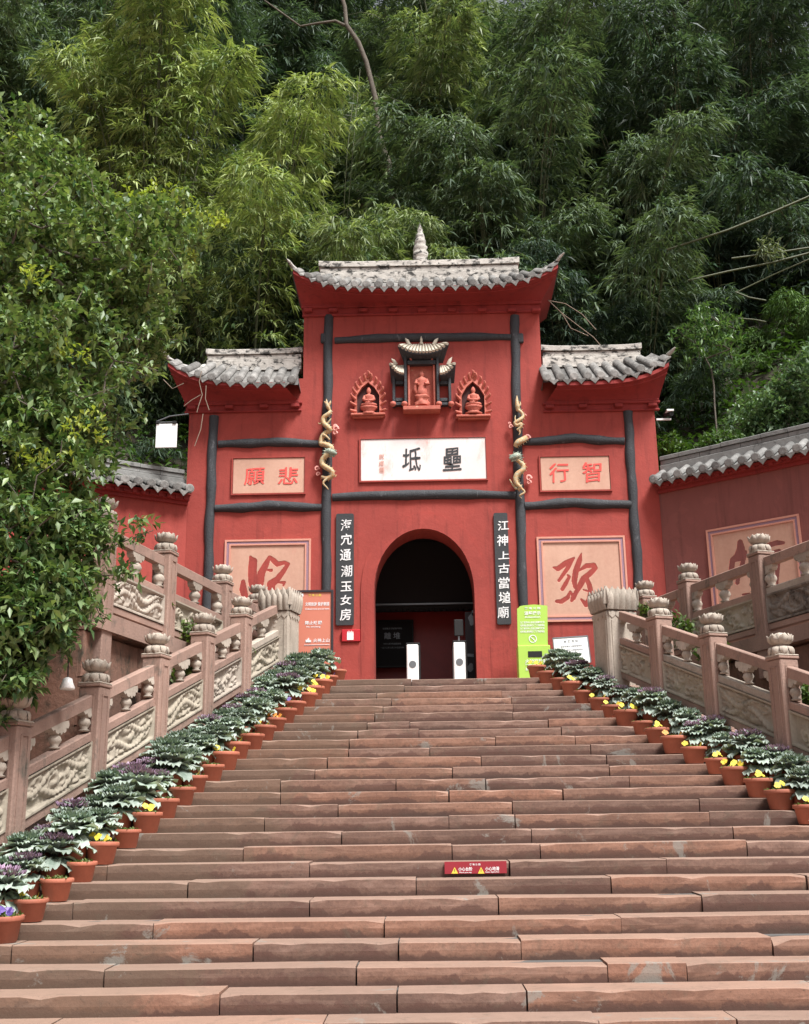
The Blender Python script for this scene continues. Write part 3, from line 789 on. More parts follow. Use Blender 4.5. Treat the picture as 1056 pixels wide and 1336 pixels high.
# wing roofs ---------------------------------------------------
def wing(side):
    if side < 0:
        tip, bot_o, bot_i, top_i, ebar, einner = (209, 468), (244, 541), (391, 541), (372, 501), (310, 497), (389, 490)
        rid = ((271, 478), (394, 478)); rtop = (330, 458); rbot = (330, 486)
        dent = (299, 344, 385, 250)
    else:
        tip, bot_o, bot_i, top_i, ebar, einner = (883, 464), (858, 537), (712, 538), (727, 501), (790, 491), (709, 488)
        rid = ((836, 470), (708, 478)); rtop = (770, 453); rbot = (770, 481)
        dent = (718, 761, 808, 852)
    pj = .42; ye = YF - .06 - pj - .05
    e0 = float(onY(*ebar, ye)[2]); zt_ = float(onY(*tip, ye)[2])
    xa, xb_ = float(onY(*tip, ye)[0]), float(onY(*einner, ye)[0])
    if side < 0: xA, xB = xa + .10, xb_
    else: xA, xB = xb_, xa - .10
    L = xB - xA; hgt = zt_ - e0 - .02
    if side < 0: ev = lambda s: hgt * max(0, 1 - s / L) ** 4.2 - .03 * (s / L)
    else: ev = lambda s: hgt * max(0, s / L) ** 4.2 - .03 * (1 - s / L)
    r0, r1 = float(onY(*rid[0], YF + .2)[0]), float(onY(*rid[1], YF + .2)[0])
    rs_ = sorted((r0 - xA, r1 - xA))
    top = float(onY(*rtop, YF + .2)[2])
    if side < 0: rs_[1] = min(rs_[1], TX0 - xA - .01)
    else: rs_[0] = max(rs_[0], TX1 - xA + .01)
    rise = top - e0 - .34; TB2 = barrel_mesh(.68, rise / .74, .078); TD2 = drip_mesh(.68, rise / .74, .24)
    TB2.materials.append(M['tile']); TD2.materials.append(M['tile'])
    roof(gate, Vector((xA, ye, e0)), UX, L, ev, .74, rise, .252, 0, tuple(rs_), .34, tips=(1, 0) if side < 0 else (0, 1), tmesh=(TB2, TD2))
    zb = gz(bot_o[0], bot_o[1] - 12); zt2 = float(onY(top_i[0], top_i[1] + 3, YF - .48)[2])
    bo, bi = gx(*bot_o), gx(*bot_i)
    ti = float(onY(*top_i, YF - .48)[0])
    to = (xA + .05) if side < 0 else (xB - .05)
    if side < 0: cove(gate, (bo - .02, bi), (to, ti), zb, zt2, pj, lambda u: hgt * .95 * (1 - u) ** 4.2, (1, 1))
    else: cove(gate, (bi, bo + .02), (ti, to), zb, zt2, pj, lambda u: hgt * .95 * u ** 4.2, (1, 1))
    lo, hi = min(bo, bi) - .02, max(bo, bi) + .02
    mould(gate, lo - .03, hi + .03, zb - .03, zb + .02, .085)
    mould(gate, lo - .02, hi + .02, zb - .17, zb - .13, .05)
    g = MB(); g.box(lo, hi, YF - .03, YF + .02, zb - .13, zb - .03); g.build('cornice_band', M['red_trim'], gate)
    for px in dent:
        p = onY(px, 533, YF - .1); g = MB(); g.box(p[0] - .08, p[0] + .08, YF - .13, YF + .0, zb - .11, zb - .045, ch=.01); g.build('cornice_block', M['red_trim'], gate)
wing(-1); wing(1)
# ridge finial: a small stepped pagoda of rough white stone
p = onY(549, 343, YF + .2); top = float(onY(548, 291, YF + .2)[2]); h = top - p[2]
prof = [(.13, 0), (.15, .06), (.12, .09), (.145, .14), (.15, .26), (.12, .30), (.135, .34), (.135, .42), (.10, .46), (.118, .50), (.11, .58), (.085, .62), (.095, .66), (.075, .73), (.05, .78), (.055, .83), (.03, .93), (.008, 1.0)]
g = MB(); g.lathe([(r * 1.0, z * h - .02) for r, z in prof], (p[0], YF + .2, p[2]), 12, fn=lambda th, z: 1 + .07 * math.sin(3 * th + z * 40) + .05 * math.sin(7 * th + z * 60)); 
o = g.build('ridge_spire', M['ridge'], gate)
# ================================================================== dark hall behind the arch
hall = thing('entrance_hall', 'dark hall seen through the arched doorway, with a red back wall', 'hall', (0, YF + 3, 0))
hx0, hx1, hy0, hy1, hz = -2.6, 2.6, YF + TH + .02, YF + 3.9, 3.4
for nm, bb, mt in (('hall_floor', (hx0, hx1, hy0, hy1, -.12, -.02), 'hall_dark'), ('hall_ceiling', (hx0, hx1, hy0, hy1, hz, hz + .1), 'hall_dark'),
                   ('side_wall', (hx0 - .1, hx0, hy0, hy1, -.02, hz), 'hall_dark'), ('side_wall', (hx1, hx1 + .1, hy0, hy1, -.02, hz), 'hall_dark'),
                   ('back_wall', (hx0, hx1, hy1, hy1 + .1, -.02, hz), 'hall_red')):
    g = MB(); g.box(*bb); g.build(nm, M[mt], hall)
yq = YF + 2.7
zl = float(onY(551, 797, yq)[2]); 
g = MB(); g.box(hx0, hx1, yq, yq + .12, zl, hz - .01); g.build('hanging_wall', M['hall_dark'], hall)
g = MB()
for i in range(44):
    x = hx0 + .06 + i * .118; g.lathe([(.05, 0), (.05, .04)], (x, yq - .03, zl - .02), 8)
g.build('eave_fringe', M['hall_dark'], hall)['kind'] = 'stuff'
g = MB(); z = float(onY(551, 789, yq - .1)[2]); g.box(hx0, hx1, yq - .1, yq - .02, z, z + .035); g.build('pale_rail', M['steel'], hall)
# stele board on the hall's back wall
def board(name, label, cat, pa, pb, Y, mat, frame=None, th=.05, fw=.04, group=None):
    a, c = onY(*pa, Y), onY(*pb, Y); x0, x1, z0, z1 = min(a[0], c[0]), max(a[0], c[0]), min(a[2], c[2]), max(a[2], c[2])
    t = thing(name, label, cat, ((x0 + x1) / 2, Y, z0), group=group)
    g = MB(); g.box(x0, x1, Y, Y + th, z0, z1, ch=.008); g.build('face_panel', M[mat], t)
    if frame:
        for (q0, q1, q2, q3) in ((x0 - fw, x1 + fw, z1, z1 + fw), (x0 - fw, x1 + fw, z0 - fw, z0), (x0 - fw, x0, z0, z1), (x1, x1 + fw, z0, z1)):
            g = MB(); g.box(q0, q1, Y - .02, Y + th, q2, q3); g.build('frame_bar', M[frame], t)
    return t, x0, x1, z0, z1
t, x0, x1, z0, z1 = board('heritage_board', 'dark inscribed heritage board inside the arch, left of the white gates', 'sign', (480, 812), (538, 868), YF + 3.5, 'hall_dark', 'black')
Yb = YF + 3.48
for k, px, py, wpx in (('b1', 512, 820, 27), ('b2', 512, 829.5, 22), ('b3', 512, 840, 24), ('b4', 512, 845, 32)):
    p = onY(px, py, Yb); write(k, 'lettering', M['steel'], t, p[0], Yb, p[2], width=wpx / FPX * 22.8)
def turnstile(pxa, pya, pxb, Y, scanner):
    a = onY(pxa, pya, Y); c = onY(pxb, pya, Y); x0, x1, zt = a[0], c[0], a[2]; cx = (x0 + x1) / 2
    t = thing('ticket_gate', 'white ticket gate with black face scanner on its top' if scanner else 'white ticket gate without a screen on its top', 'ticket gate', (cx, Y, 0), group='ticket gates in the doorway')
    g = MB(); g.box(x0, x1, Y, Y + .9, -.02, zt, ch=.015); g.build('housing', M['white'], t)
    g = MB(); g.box(x0 - .012, x1 + .03, Y + .02, Y + .92, zt + .003, zt + .035, ch=.01); g.build('top_plate', M['black'], t)
    g = MB(); g.box(x1 + .004, x1 + .035, Y + .03, Y + .9, 0, zt, ch=.006); g.build('side_panel', M['black'], t)
    g = MB(); zc = zt - .36
    g.add([(cx + .065 * math.cos(q), Y - .006, zc + .065 * math.sin(q)) for q in np.linspace(0, 2 * math.pi, 25)[:-1]] + [(cx + .065 * math.cos(q), Y + .01, zc + .065 * math.sin(q)) for q in np.linspace(0, 2 * math.pi, 25)[:-1]],
          [tuple(range(24))[::-1]] + [(i, (i + 1) % 24, 24 + (i + 1) % 24, 24 + i) for i in range(24)]); g.build('card_reader', M['steel'], t)
    if scanner:
        g = MB(); g.box(cx - .015, cx + .015, Y + .05, Y + .08, zt + .03, zt + .12); g.build('bracket', M['steel'], t)
        g = MB(); g.box(cx - .085, cx + .085, Y + .02, Y + .05, zt + .12, zt + .42, ch=.012); g.build('face_scanner', M['black'], t)
    return t
turnstile(530.5, 841, 546, YF + .12, False)
turnstile(591.5, 838, 607, YF + .12, True)
# pale rock scroll picture standing on the right inside the doorway
t = thing('ink_screen', 'black and white ink screen just inside the right side of the arch', 'screen', tuple(onY(616, 880, YF + 1.2)), group=None)
a, c = onY(609, 884, YF + 1.2), onY(634, 798, YF + 1.2)
g = MB(); g.box(a[0], c[0], YF + 1.2, YF + 1.25, 0, c[2]); g.build('screen_panel', M['frame_dark'], t)
g = MB()
for (px, py, rx, rz_) in ((616, 808, .07, .10), (614, 855, .08, .04), (614, 871, .06, .07), (618, 800, .04, .05)):
    p = onY(px, py, YF + 1.19)
    g.add([(p[0] + rx * math.cos(q) * (1 + .25 * math.sin(3 * q + px)), YF + 1.19, p[2] + rz_ * math.sin(q) * (1 + .3 * math.cos(2 * q + py))) for q in np.linspace(0, 2 * math.pi, 15)[:-1]], [tuple(range(14))[::-1]])
g.build('painted_rock', M['steel'], t)

# ================================================================== side walls
def side_wall(sgn, ang, L, eave_px, ridge_px, corn_px, rmat, tmat, label, wmat='red'):
    u = Vector((math.sin(R(ang)) * sgn, -math.cos(R(ang)), 0))
    A = Vector((WX1 * sgn - .03 * sgn, YF - .01, 0))
    ze = float(onY(eave_px[0], eave_px[1], YF - .25)[2]); zr = float(onY(ridge_px[0], ridge_px[1], YF + .15)[2]); zc = float(onY(corn_px[0], corn_px[1], YF - .1)[2])
    # run from left to right as seen from the stairs
    if sgn > 0: O, ux = A.copy(), u
    else: O, ux = A + u * L, -u
    nrm = Vector((-ux.y, ux.x, 0)); th = .5
    t = thing('boundary_wall', label, 'wall', tuple(A + u * L * .5))
    def P(s, d, z): return tuple(O + ux * s + nrm * d + Vector((0, 0, z)))
    g = MB(); a = [(0, 0), (L, 0), (L, th), (0, th)]
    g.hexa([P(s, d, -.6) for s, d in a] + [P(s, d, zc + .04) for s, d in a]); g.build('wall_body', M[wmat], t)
    for k, (o, za, zb_) in enumerate(((.05, zc, zc + .06), (.12, zc + .062, zc + .16), (.19, zc + .162, ze - .08))):
        g = MB(); a = [(0, -o), (L, -o), (L, th + o), (0, th + o)]
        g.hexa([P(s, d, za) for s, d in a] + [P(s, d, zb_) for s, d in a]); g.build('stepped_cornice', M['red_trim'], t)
    g = MB(); nt_ = int(L / .16)
    for i in range(nt_):
        s = (i + .5) * L / nt_
        a = [(s - .04, -.16), (s + .04, -.16), (s + .04, -.12), (s - .04, -.12)]
        g.hexa([P(q, d, zc + .07) for q, d in a] + [P(q, d, zc + .15) for q, d in a])
    o = g.build('dentil_course', M['red_trim'], t); o['kind'] = 'stuff'
    dep = .25 + th / 2; rise = max(.24, zr - ze - .27)
    bm_, dm_ = barrel_mesh(.46, rise / (dep + .02), .078), drip_mesh(.46, rise / (dep + .02), .24)
    bm_.materials.append(M[tmat]); dm_.materials.append(M[tmat]); tms = (bm_, dm_)
    roof(t, Vector(P(0, -.27, ze)), ux, L, lambda s: 0.0, dep + .02, rise, .245, 0, (0.0, L), .27, tips=(0, 0), rmat=rmat, tmesh=tms, seg=.42)
    return t, O, ux, nrm, zc
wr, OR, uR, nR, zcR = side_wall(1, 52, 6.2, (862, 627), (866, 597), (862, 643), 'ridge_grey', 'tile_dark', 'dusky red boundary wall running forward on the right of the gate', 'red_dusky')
wl, OL, uL, nL, zcL = side_wall(-1, 58, 6.0, (240, 640), (238, 619), (240, 658), 'ridge_grey', 'tile', 'bright red boundary wall running forward on the left of the gate, half behind leaves')

# ================================================================== carved character panels
def carved(name, label, O, ux, corners, strokes, res=.0115, cut=.022, frame=.11, proud=.02):
    """corners: (s0, s1, z0, z1) on the plane through O along ux; strokes: lists of (s, z, halfwidth)"""
    nrm = Vector((-ux.y, ux.x, 0)); s0, s1, z0, z1 = corners
    t = thing(name, label, 'carved panel', tuple(O + ux * ((s0 + s1) / 2) + Vector((0, 0, z0))))
    def P(s, d, z): return tuple(O + ux * s + nrm * d + Vector((0, 0, z)))
    def bar(a, c, e, f, d0, d1, nm, mt):
        g = MB(); q = [(a, d0), (c, d0), (c, d1), (a, d1)]
        g.hexa([P(s, d, e) for s, d in q] + [P(s, d, f) for s, d in q]); g.build(nm, M[mt], t)
    def ring(i, o, d0, nm, mt):
        bar(s0 + i, s1 - i, z1 - o, z1 - i, d0, .01, nm, mt); bar(s0 + i, s1 - i, z0 + i, z0 + o, d0, .01, nm, mt)
        bar(s0 + i, s0 + o, z0 + o, z1 - o, d0, .01, nm, mt); bar(s1 - o, s1 - i, z0 + o, z1 - o, d0, .01, nm, mt)
    ring(0, .035, -proud - .012, 'outer_trim', 'trim_pink'); ring(.036, frame - .03, -proud, 'fret_border', 'fret'); ring(frame - .029, frame, -proud - .008, 'inner_trim', 'trim_pink')
    f = frame + .001; a, c, e, h = s0 + f, s1 - f, z0 + f, z1 - f
    nu, nv = int((c - a) / res), int((h - e) / res)
    S, Z = np.meshgrid(np.linspace(a, c, nu), np.linspace(e, h, nv), indexing='ij')
    D = np.full(S.shape, 9.0)
    for st in strokes:
        for (x0, y0, w0), (x1, y1, w1) in zip(st[:-1], st[1:]):
            dx, dy = x1 - x0, y1 - y0; q = np.clip(((S - x0) * dx + (Z - y0) * dy) / (dx * dx + dy * dy + 1e-9), 0, 1)
            D = np.minimum(D, np.hypot(S - x0 - q * dx, Z - y0 - q * dy) - (w0 + (w1 - w0) * q))
    k = np.clip(-D / (res * .9), 0, 1)
    d = .0 + k * cut
    V = [P(S[i, j], d[i, j] - .004, Z[i, j]) for i in range(nu) for j in range(nv)]
    F = [(i * nv + j, (i + 1) * nv + j, (i + 1) * nv + j + 1, i * nv + j + 1) for i in range(nu - 1) for j in range(nv - 1)]
    me = bpy.data.meshes.new('inscribed_field'); me.from_pydata(V, [], F)
    me.materials.append(M['panel']); me.materials.append(M['paint_red'])
    kk = (k[:-1, :-1] + k[1:, 1:] + k[:-1, 1:] + k[1:, :-1]) / 4
    me.polygons.foreach_set('material_index', (kk.ravel() > .35).astype(np.int32))
    link('inscribed_field', me, None, t); return t
def px_strokes(strokes, ox, oy, sc, O, ux):
    n = np.array([-ux.y, ux.x, 0]); k = n @ np.array(O); uxa = np.array(ux); out = []
    for st in strokes:
        r = []
        for (x, y, w_) in st:
            p = hit(ox + x / sc, oy + y / sc, n, k); dist = np.linalg.norm(p - CAM)
            r.append((float((p - np.array(O)) @ uxa), float(p[2]), w_ / sc / FPX * dist))
        out.append(r)
    return out
def px_rect(O, ux, pts):
    n = np.array([-ux.y, ux.x, 0]); k = n @ np.array(O); q = [hit(x, y, n, k) for x, y in pts]
    s = [float((p - np.array(O)) @ np.array(ux)) for p in q]; z = [float(p[2]) for p in q]
    return s, z
OF = Vector((0, YF - .0, 0)); 
S_TUO = [[(262, 520, 22), (262, 600, 38), (285, 690, 34)], [(340, 258, 14), (368, 310, 45), (360, 400, 44), (368, 520, 50), (385, 625, 40)],
         [(540, 262, 18), (500, 345, 34), (455, 430, 40), (440, 530, 42), (425, 640, 34)], [(548, 262, 18), (590, 300, 28), (625, 335, 26), (700, 318, 20), (738, 335, 20), (690, 410, 26), (620, 500, 34), (560, 545, 44), (560, 640, 34), (640, 700, 30), (740, 680, 24)],
         [(520, 395, 10), (560, 400, 18)], [(640, 530, 10), (700, 528, 16), (690, 560, 10)]]
S_MI = [[(252, 395, 8), (300, 408, 26), (380, 350, 28), (462, 300, 12)], [(462, 300, 10), (400, 400, 22), (310, 528, 16)], [(395, 470, 8), (415, 492, 14), (378, 560, 22), (345, 615, 20)],
        [(538, 250, 6), (520, 320, 26), (482, 430, 30), (466, 530, 28), (476, 595, 20)],
        [(512, 428, 10), (590, 378, 24), (665, 372, 24), (680, 402, 24), (620, 462, 28), (560, 510, 30), (530, 570, 30), (484, 650, 22), (455, 705, 26), (438, 735, 14)],
        [(456, 690, 16), (424, 640, 10), (398, 702, 22), (335, 742, 24), (285, 740, 16)], [(590, 510, 22), (620, 575, 24), (634, 650, 26), (618, 725, 26), (588, 775, 26), (536, 720, 10)], [(555, 622, 6), (600, 635, 9)]]
S_A = [[(405, 345, 26), (412, 410, 40), (392, 480, 44), (335, 510, 26), (325, 590, 26)], [(450, 440, 22), (425, 560, 22), (390, 650, 20), (380, 725, 20)], [(640, 385, 18), (690, 368, 22), (750, 350, 24), (815, 350, 14)],
       [(690, 435, 10), (775, 420, 12)], [(780, 430, 18), (760, 560, 22), (740, 740, 24), (690, 800, 14)], [(430, 838, 8), (490, 835, 12)], [(560, 560, 18), (640, 540, 14), (650, 640, 16), (570, 660, 18), (560, 560, 12)]]
s, z = px_rect(OF, UX, [(294, 705), (406, 705), (406, 828)])
carved('character_panel', 'carved peach panel with a red running-script character, left of the arch behind the railings', OF, UX, (s[0], s[1], z[2], z[0]), px_strokes(S_TUO, 285, 695, 8.123, OF, UX))
s, z = px_rect(OF, UX, [(700, 701), (815, 701), (700, 812)])
carved('character_panel', 'carved peach panel with a red running-script character, right of the arch above the lime board', OF, UX, (s[0], s[1], z[2], z[0]), px_strokes(S_MI, 690, 690, 7.822, OF, UX))
s, z = px_rect(OR, uR, [(922, 692), (1043, 671), (930, 830)])
carved('character_panel', 'carved peach panel with a red character on the dusky right boundary wall', OR, uR, (s[0], s[1], z[2] - .1, (z[0] + z[1]) / 2), px_strokes(S_A, 910, 660, 7.233, OR, uR))
s, z = px_rect(OL, uL, [(40, 690), (128, 690), (100, 800)])
S_FO = [[(s[0] + .4, z[0] - .3, .05), (s[0] + .25, z[0] - .7, .07)], [(s[0] + .35, z[0] - .55, .06), (s[0] + .33, z[0] - 1.1, .06)], [(s[0] + .6, z[0] - .3, .05), (s[0] + 1.05, z[0] - .35, .07), (s[0] + .95, z[0] - .6, .06), (s[0] + .55, z[0] - .7, .06), (s[0] + 1.05, z[0] - .85, .06)], [(s[0] + .75, z[0] - .2, .06), (s[0] + .7, z[0] - 1.2, .06)]]
carved('character_panel', 'carved peach panel on the left boundary wall, mostly hidden behind the dark leaves', OL, uL, (s[0], s[0] + 1.4, z[0] - 1.5, z[0]), S_FO)

# ================================================================== flat plaques and couplets
def plaque(name, label, pa, pb, mat, sunk=True, proud=.02):
    a, c = onY(*pa, YF), onY(*pb, YF)
    t = thing(name, label, 'plaque', ((a[0] + c[0]) / 2, YF, c[2]))
    g = MB(); g.box(a[0], c[0], YF - proud, YF + .02, c[2], a[2], ch=.006); g.build('tablet', M[mat], t)
    fw = .03
    for nm, q in (('rim_bar', (a[0] - fw, c[0] + fw, a[2] + .004, a[2] + fw)), ('rim_bar', (a[0] - fw, c[0] + fw, c[2] - fw, c[2] - .004)), ('rim_bar', (a[0] - fw, a[0] - .004, c[2] - .004, a[2] + .004)), ('rim_bar', (c[0] + .004, c[0] + fw, c[2] - .004, a[2] + .004))):
        g = MB(); g.box(q[0], q[1], YF - proud - .016, YF + .02, q[2], q[3]); g.build(nm, M['red'], t)
    return t
def chars(t, items, Y, mat, sz_px, name='character'):
    for ch, px, py in items:
        p = onY(px, py, Y); k = sz_px if isinstance(sz_px, tuple) else (sz_px, sz_px)
        dist = Y + 19.7
        hf = {'上': .68, '古': .85, '玉': .85, '女': .85, '江': .85, '行': .95}.get(ch, 1.0)
        write(ch, name, M[mat], t, p[0], Y, p[2], width=k[0] / FPX * dist, height=k[1] * hf / FPX * dist, depth=.3)
t = plaque('name_board', 'white name board with two large black characters above the arch', (471, 574), (635, 625), 'board_white')
chars(t, [('壘', 590, 599), ('坻', 537, 599)], YF - .027, 'ink', (25, 33))
for ch, py in zip(('說', '甫', '題'), (595.5, 604.5, 613.5)):
    chars(t, [(ch, 498, py)], YF - .027, 'paint_faint', (6.5, 7.5), 'signature')
t = plaque('inscription_plaque', 'peach plaque with two small red characters on the left wing', (305, 599), (397, 643), 'panel')
chars(t, [('願', 332, 621.5), ('悲', 376, 620.5)], YF - .027, 'paint_red', (27, 24))
t = plaque('inscription_plaque', 'peach plaque with two small red characters on the right wing', (705, 597), (797, 639), 'panel')
chars(t, [('行', 730, 617), ('智', 773, 616)], YF - .027, 'paint_red', (26, 28))
def couplet(label, pa, pb, items):
    a, c = onY(*pa, YF), onY(*pb, YF); Y = YF - .04
    t = thing('couplet_board', label, 'couplet board', ((a[0] + c[0]) / 2, YF, c[2]), group='couplet boards beside the arch')
    x0, x1, z0, z1 = a[0], c[0], c[2], a[2]; r_ = .03
    poly = []
    for cx, cz_, q0 in ((x1 - r_, z1 - r_, 0), (x0 + r_, z1 - r_, 90), (x0 + r_, z0 + r_, 180), (x1 - r_, z0 + r_, 270)):
        for k in range(4): q = R(q0 + k * 30); poly.append((cx + r_ * math.cos(q), cz_ + r_ * math.sin(q)))
    g = MB(); g.prism(poly[::-1], Y, YF + .01); g.build('board_panel', M['board_dark'], t)
    chars(t, items, Y - .006, 'paint_white', (14.5, 15.5)); return t
couplet('dark couplet board with seven white characters, on the left side of the arch', (439, 671), (462, 816), [(c, x, y) for c, x, y in zip('海宂通潮玉女房', (452, 452, 451, 452.5, 452, 451.5, 451), (685, 704, 724, 745, 765, 783, 802))])
couplet('dark couplet board with seven white characters, on the right side of the arch', (644, 670), (667.5, 815), [(c, x, y) for c, x, y in zip('江神上古當塠廟', (657, 656, 657.5, 658, 658, 658.5, 657), (686, 705, 724.5, 741.5, 760.5, 779.5, 799))])

# ================================================================== shrine, niches and figures on the centre bay
def figure_seated(parent_name, label, px, py_base, py_top, Y, mat):
    b, tp = onY(px, py_base, Y), onY(px, py_top, Y); h = (tp[2] - b[2]) * .93; c = (b[0], Y, b[2] + .02)
    t = thing(parent_name, label, 'statue', c)
    g = MB()   # lotus throne
    g.lathe([(.24 * h, 0), (.28 * h, .04 * h), (.18 * h, .10 * h), (.17 * h, .14 * h), (.26 * h, .22 * h), (.28 * h, .28 * h), (.20 * h, .31 * h)], c, 20, fn=lambda th, z: 1 + .10 * abs(math.sin(4 * th)), sy=.75)
    g.build('lotus_throne', M[mat], t)
    g = MB()   # crossed legs, robed body, shoulders, neck and head as one lathe-like skin
    def f(th, z):
        zz = z / h
        if zz < .43: return 1 + .28 * abs(math.cos(th)) ** 1.5
        if zz < .72: return 1 + .10 * abs(math.cos(th))
        return 1
    K = .8
    g.lathe([(r_ * K, z_) for r_, z_ in [(.20 * h, .30 * h), (.27 * h, .33 * h), (.26 * h, .39 * h), (.17 * h, .43 * h), (.145 * h, .50 * h), (.15 * h, .58 * h), (.175 * h, .66 * h), (.165 * h, .71 * h), (.07 * h, .745 * h), (.055 * h, .77 * h), (.085 * h, .80 * h), (.098 * h, .86 * h), (.088 * h, .92 * h), (.055 * h, .955 * h), (.05 * h, .98 * h), (.012 * h, 1.0 * h)]], c, 18, sy=.8, fn=f)
    for sgn in (-1, 1):
        g.tube([(c[0] + sgn * .13 * h, Y, c[2] + .68 * h), (c[0] + sgn * .17 * h, Y - .06 * h, c[2] + .54 * h), (c[0] + sgn * .10 * h, Y - .17 * h, c[2] + .47 * h), (c[0] + sgn * .01 * h, Y - .18 * h, c[2] + .46 * h)], [.055 * h, .06 * h, .045 * h, .035 * h], 8)
    g.build('robed_body', M[mat], t); return t
def niche(label, pxc, pyb, pyt, pyo, wpx):
    Y = YF; a = onY(pxc, pyb, Y); apex = onY(pxc, pyo, Y); tip = onY(pxc, pyt, Y); cx = a[0]; hw = wpx / 2 / FPX * 21.4 * 1.2
    t = thing('wall_niche', label, 'niche', (cx, Y, a[2]), group='flame niches beside the shrine')
    zs = a[2] + (apex[2] - a[2]) * .62; z0 = a[2] + .04
    inn = [(cx - hw, z0), (cx - hw, zs), (cx - hw * .55, zs + (apex[2] - zs) * .62), (cx, apex[2]), (cx + hw * .55, zs + (apex[2] - zs) * .62), (cx + hw, zs), (cx + hw, z0)]
    o = 1.22; out = [(cx - hw * o, z0), (cx - hw * o, zs + .02), (cx - hw * .80, zs + (apex[2] - zs) * .85), (cx, apex[2] + .11), (cx + hw * .80, zs + (apex[2] - zs) * .85), (cx + hw * o, zs + .02), (cx + hw * o, z0)]
    g = MB(); g.prism(inn[::-1], Y - .012, Y); g.build('niche_back', M['niche_dark'], t)
    g = MB(); yf = Y - .10
    for i in range(6):
        a0, a1, b0, b1 = inn[i], inn[i + 1], out[i], out[i + 1]
        g.add([(a0[0], yf, a0[1]), (a1[0], yf, a1[1]), (b1[0], yf + .02, b1[1]), (b0[0], yf + .02, b0[1])], [(0, 3, 2, 1)])
        g.add([(a0[0], yf, a0[1]), (a1[0], yf, a1[1]), (a1[0], Y, a1[1]), (a0[0], Y, a0[1])], [(0, 1, 2, 3)])
        g.add([(b0[0], yf + .02, b0[1]), (b1[0], yf + .02, b1[1]), (b1[0], Y, b1[1]), (b0[0], Y, b0[1])], [(3, 2, 1, 0)])
    g.build('niche_frame', M['shrine_pink'], t)
    g = MB(); g.box(cx - hw * 1.55, cx + hw * 1.5, Y - .15, Y, z0 - .035, z0 + .01, ch=.012); g.box(cx - hw * 1.4, cx + hw * 1.35, Y - .10, Y, z0 - .065, z0 - .037, ch=.01); g.build('niche_sill', M['shrine_pink'], t)
    # flames round the frame: curled tongues, each leaning upward
    L = []
    for i in range(6):
        for k in range(3 if i in (0, 5) else 2):
            q = (k + .5) / (3 if i in (0, 5) else 2); L.append((out[i][0] + (out[i + 1][0] - out[i][0]) * q, out[i][1] + (out[i + 1][1] - out[i][1]) * q))
    for (fx, fz) in L + [(cx, apex[2] + .12)]:
        dx, dz = fx - cx, fz - (z0 + zs) / 2; n_ = math.hypot(dx, dz); dx, dz = dx / n_, dz / n_ + .55; n_ = math.hypot(dx, dz); dx, dz = dx / n_, dz / n_
        sc = .085; g = MB()
        sx = 1 if fx >= cx else -1
        pts = [(fx - dx * .03, Y - .07, fz - dz * .03), (fx + dx * sc * .45 + sx * .025, Y - .12, fz + dz * sc * .45), (fx + dx * sc * .8 + sx * .02, Y - .16, fz + dz * sc * .85), (fx + dx * sc - sx * .01, Y - .13, fz + dz * sc * 1.25)]
        g.tube(pts, [.034, .028, .016, .003], 6); g.build('flame_tongue', M['shrine_pink'], t)
    return t
niche('small flame-edged niche to the left of the roofed shrine', 481, 545, 487, 501, 25)
niche('small flame-edged niche to the right of the roofed shrine, with a drip under its sill', 618, 547, 486, 500, 25)
figure_seated('seated_statue', 'small seated figure on a lotus in the left flame niche', 481.5, 543, 504, YF - .06, 'shrine_pink')
figure_seated('seated_statue', 'small seated figure on a lotus in the right flame niche', 618.5, 542, 503, YF - .06, 'shrine_pink')
# roofed shrine
sp = lambda px, py, d: onY(px, py, YF - d)
t = thing('wall_shrine', 'roofed clay shrine with dark posts and cream tiles at the centre of the facade', 'shrine', tuple(sp(549, 532, .1)))
def shr_box(pa, pb, d0, d1, name, mat, ch=.008):
    a, c = onY(*pa, YF - d1), onY(*pb, YF - d1); g = MB()
    g.box(min(a[0], c[0]), max(a[0], c[0]), YF - d1, YF - d0, min(a[2], c[2]), max(a[2], c[2]), ch=ch); return g.build(name, M[mat], t)
shr_box((530, 467), (572, 530), 0, .03, 'alcove_back', 'shrine_pink')
for a, c in ((527, 531.5), (569, 574)): shr_box((a, 464), (c, 530), .02, .20, 'main_post', 'timber')
for a, c in ((512, 516), (585, 589.5)): shr_box((a, 489), (c, 529), .0, .16, 'outer_post', 'timber')
for a, c in ((516.3, 526.7), (574.3, 584.7)):
    for y in ((497, 501), (519, 523), (524.5, 528)): shr_box((a, y[0]), (c, y[1]), .0, .12, 'lattice_bar', 'timber', .004)
shr_box((531.8, 470), (568.8, 474.5), .06, .19, 'lintel_beam', 'timber')
for a, c in ((531.8, 535.5), (565, 568.8)): shr_box((a, 475), (c, 529), .03, .14, 'jamb', 'shrine_pink')
shr_box((526, 529.5), (575, 533.5), 0, .26, 'base_shelf', 'shrine_pink')
for px in (513, 589, 528, 573):
    p = sp(px, 527, .20); g = MB(); g.lathe([(.01, -.055), (.05, -.03), (.06, 0), (.05, .035), (.01, .055)], tuple(p), 8); g.build('corner_boss', M['shrine_pink'], t)
for px, s_ in ((535, 1), (565, -1)):
    p = sp(px, 466, .16); g = MB(); g.tube([p, p + np.array([s_ * .06, 0, .05]), p + np.array([s_ * .1, 0, .02])], [.03, .035, .02], 6); g.tube([p, p + np.array([s_ * .03, 0, -.07])], [.03, .015], 6); g.build('scroll_bracket', M['shrine_pink'], t)
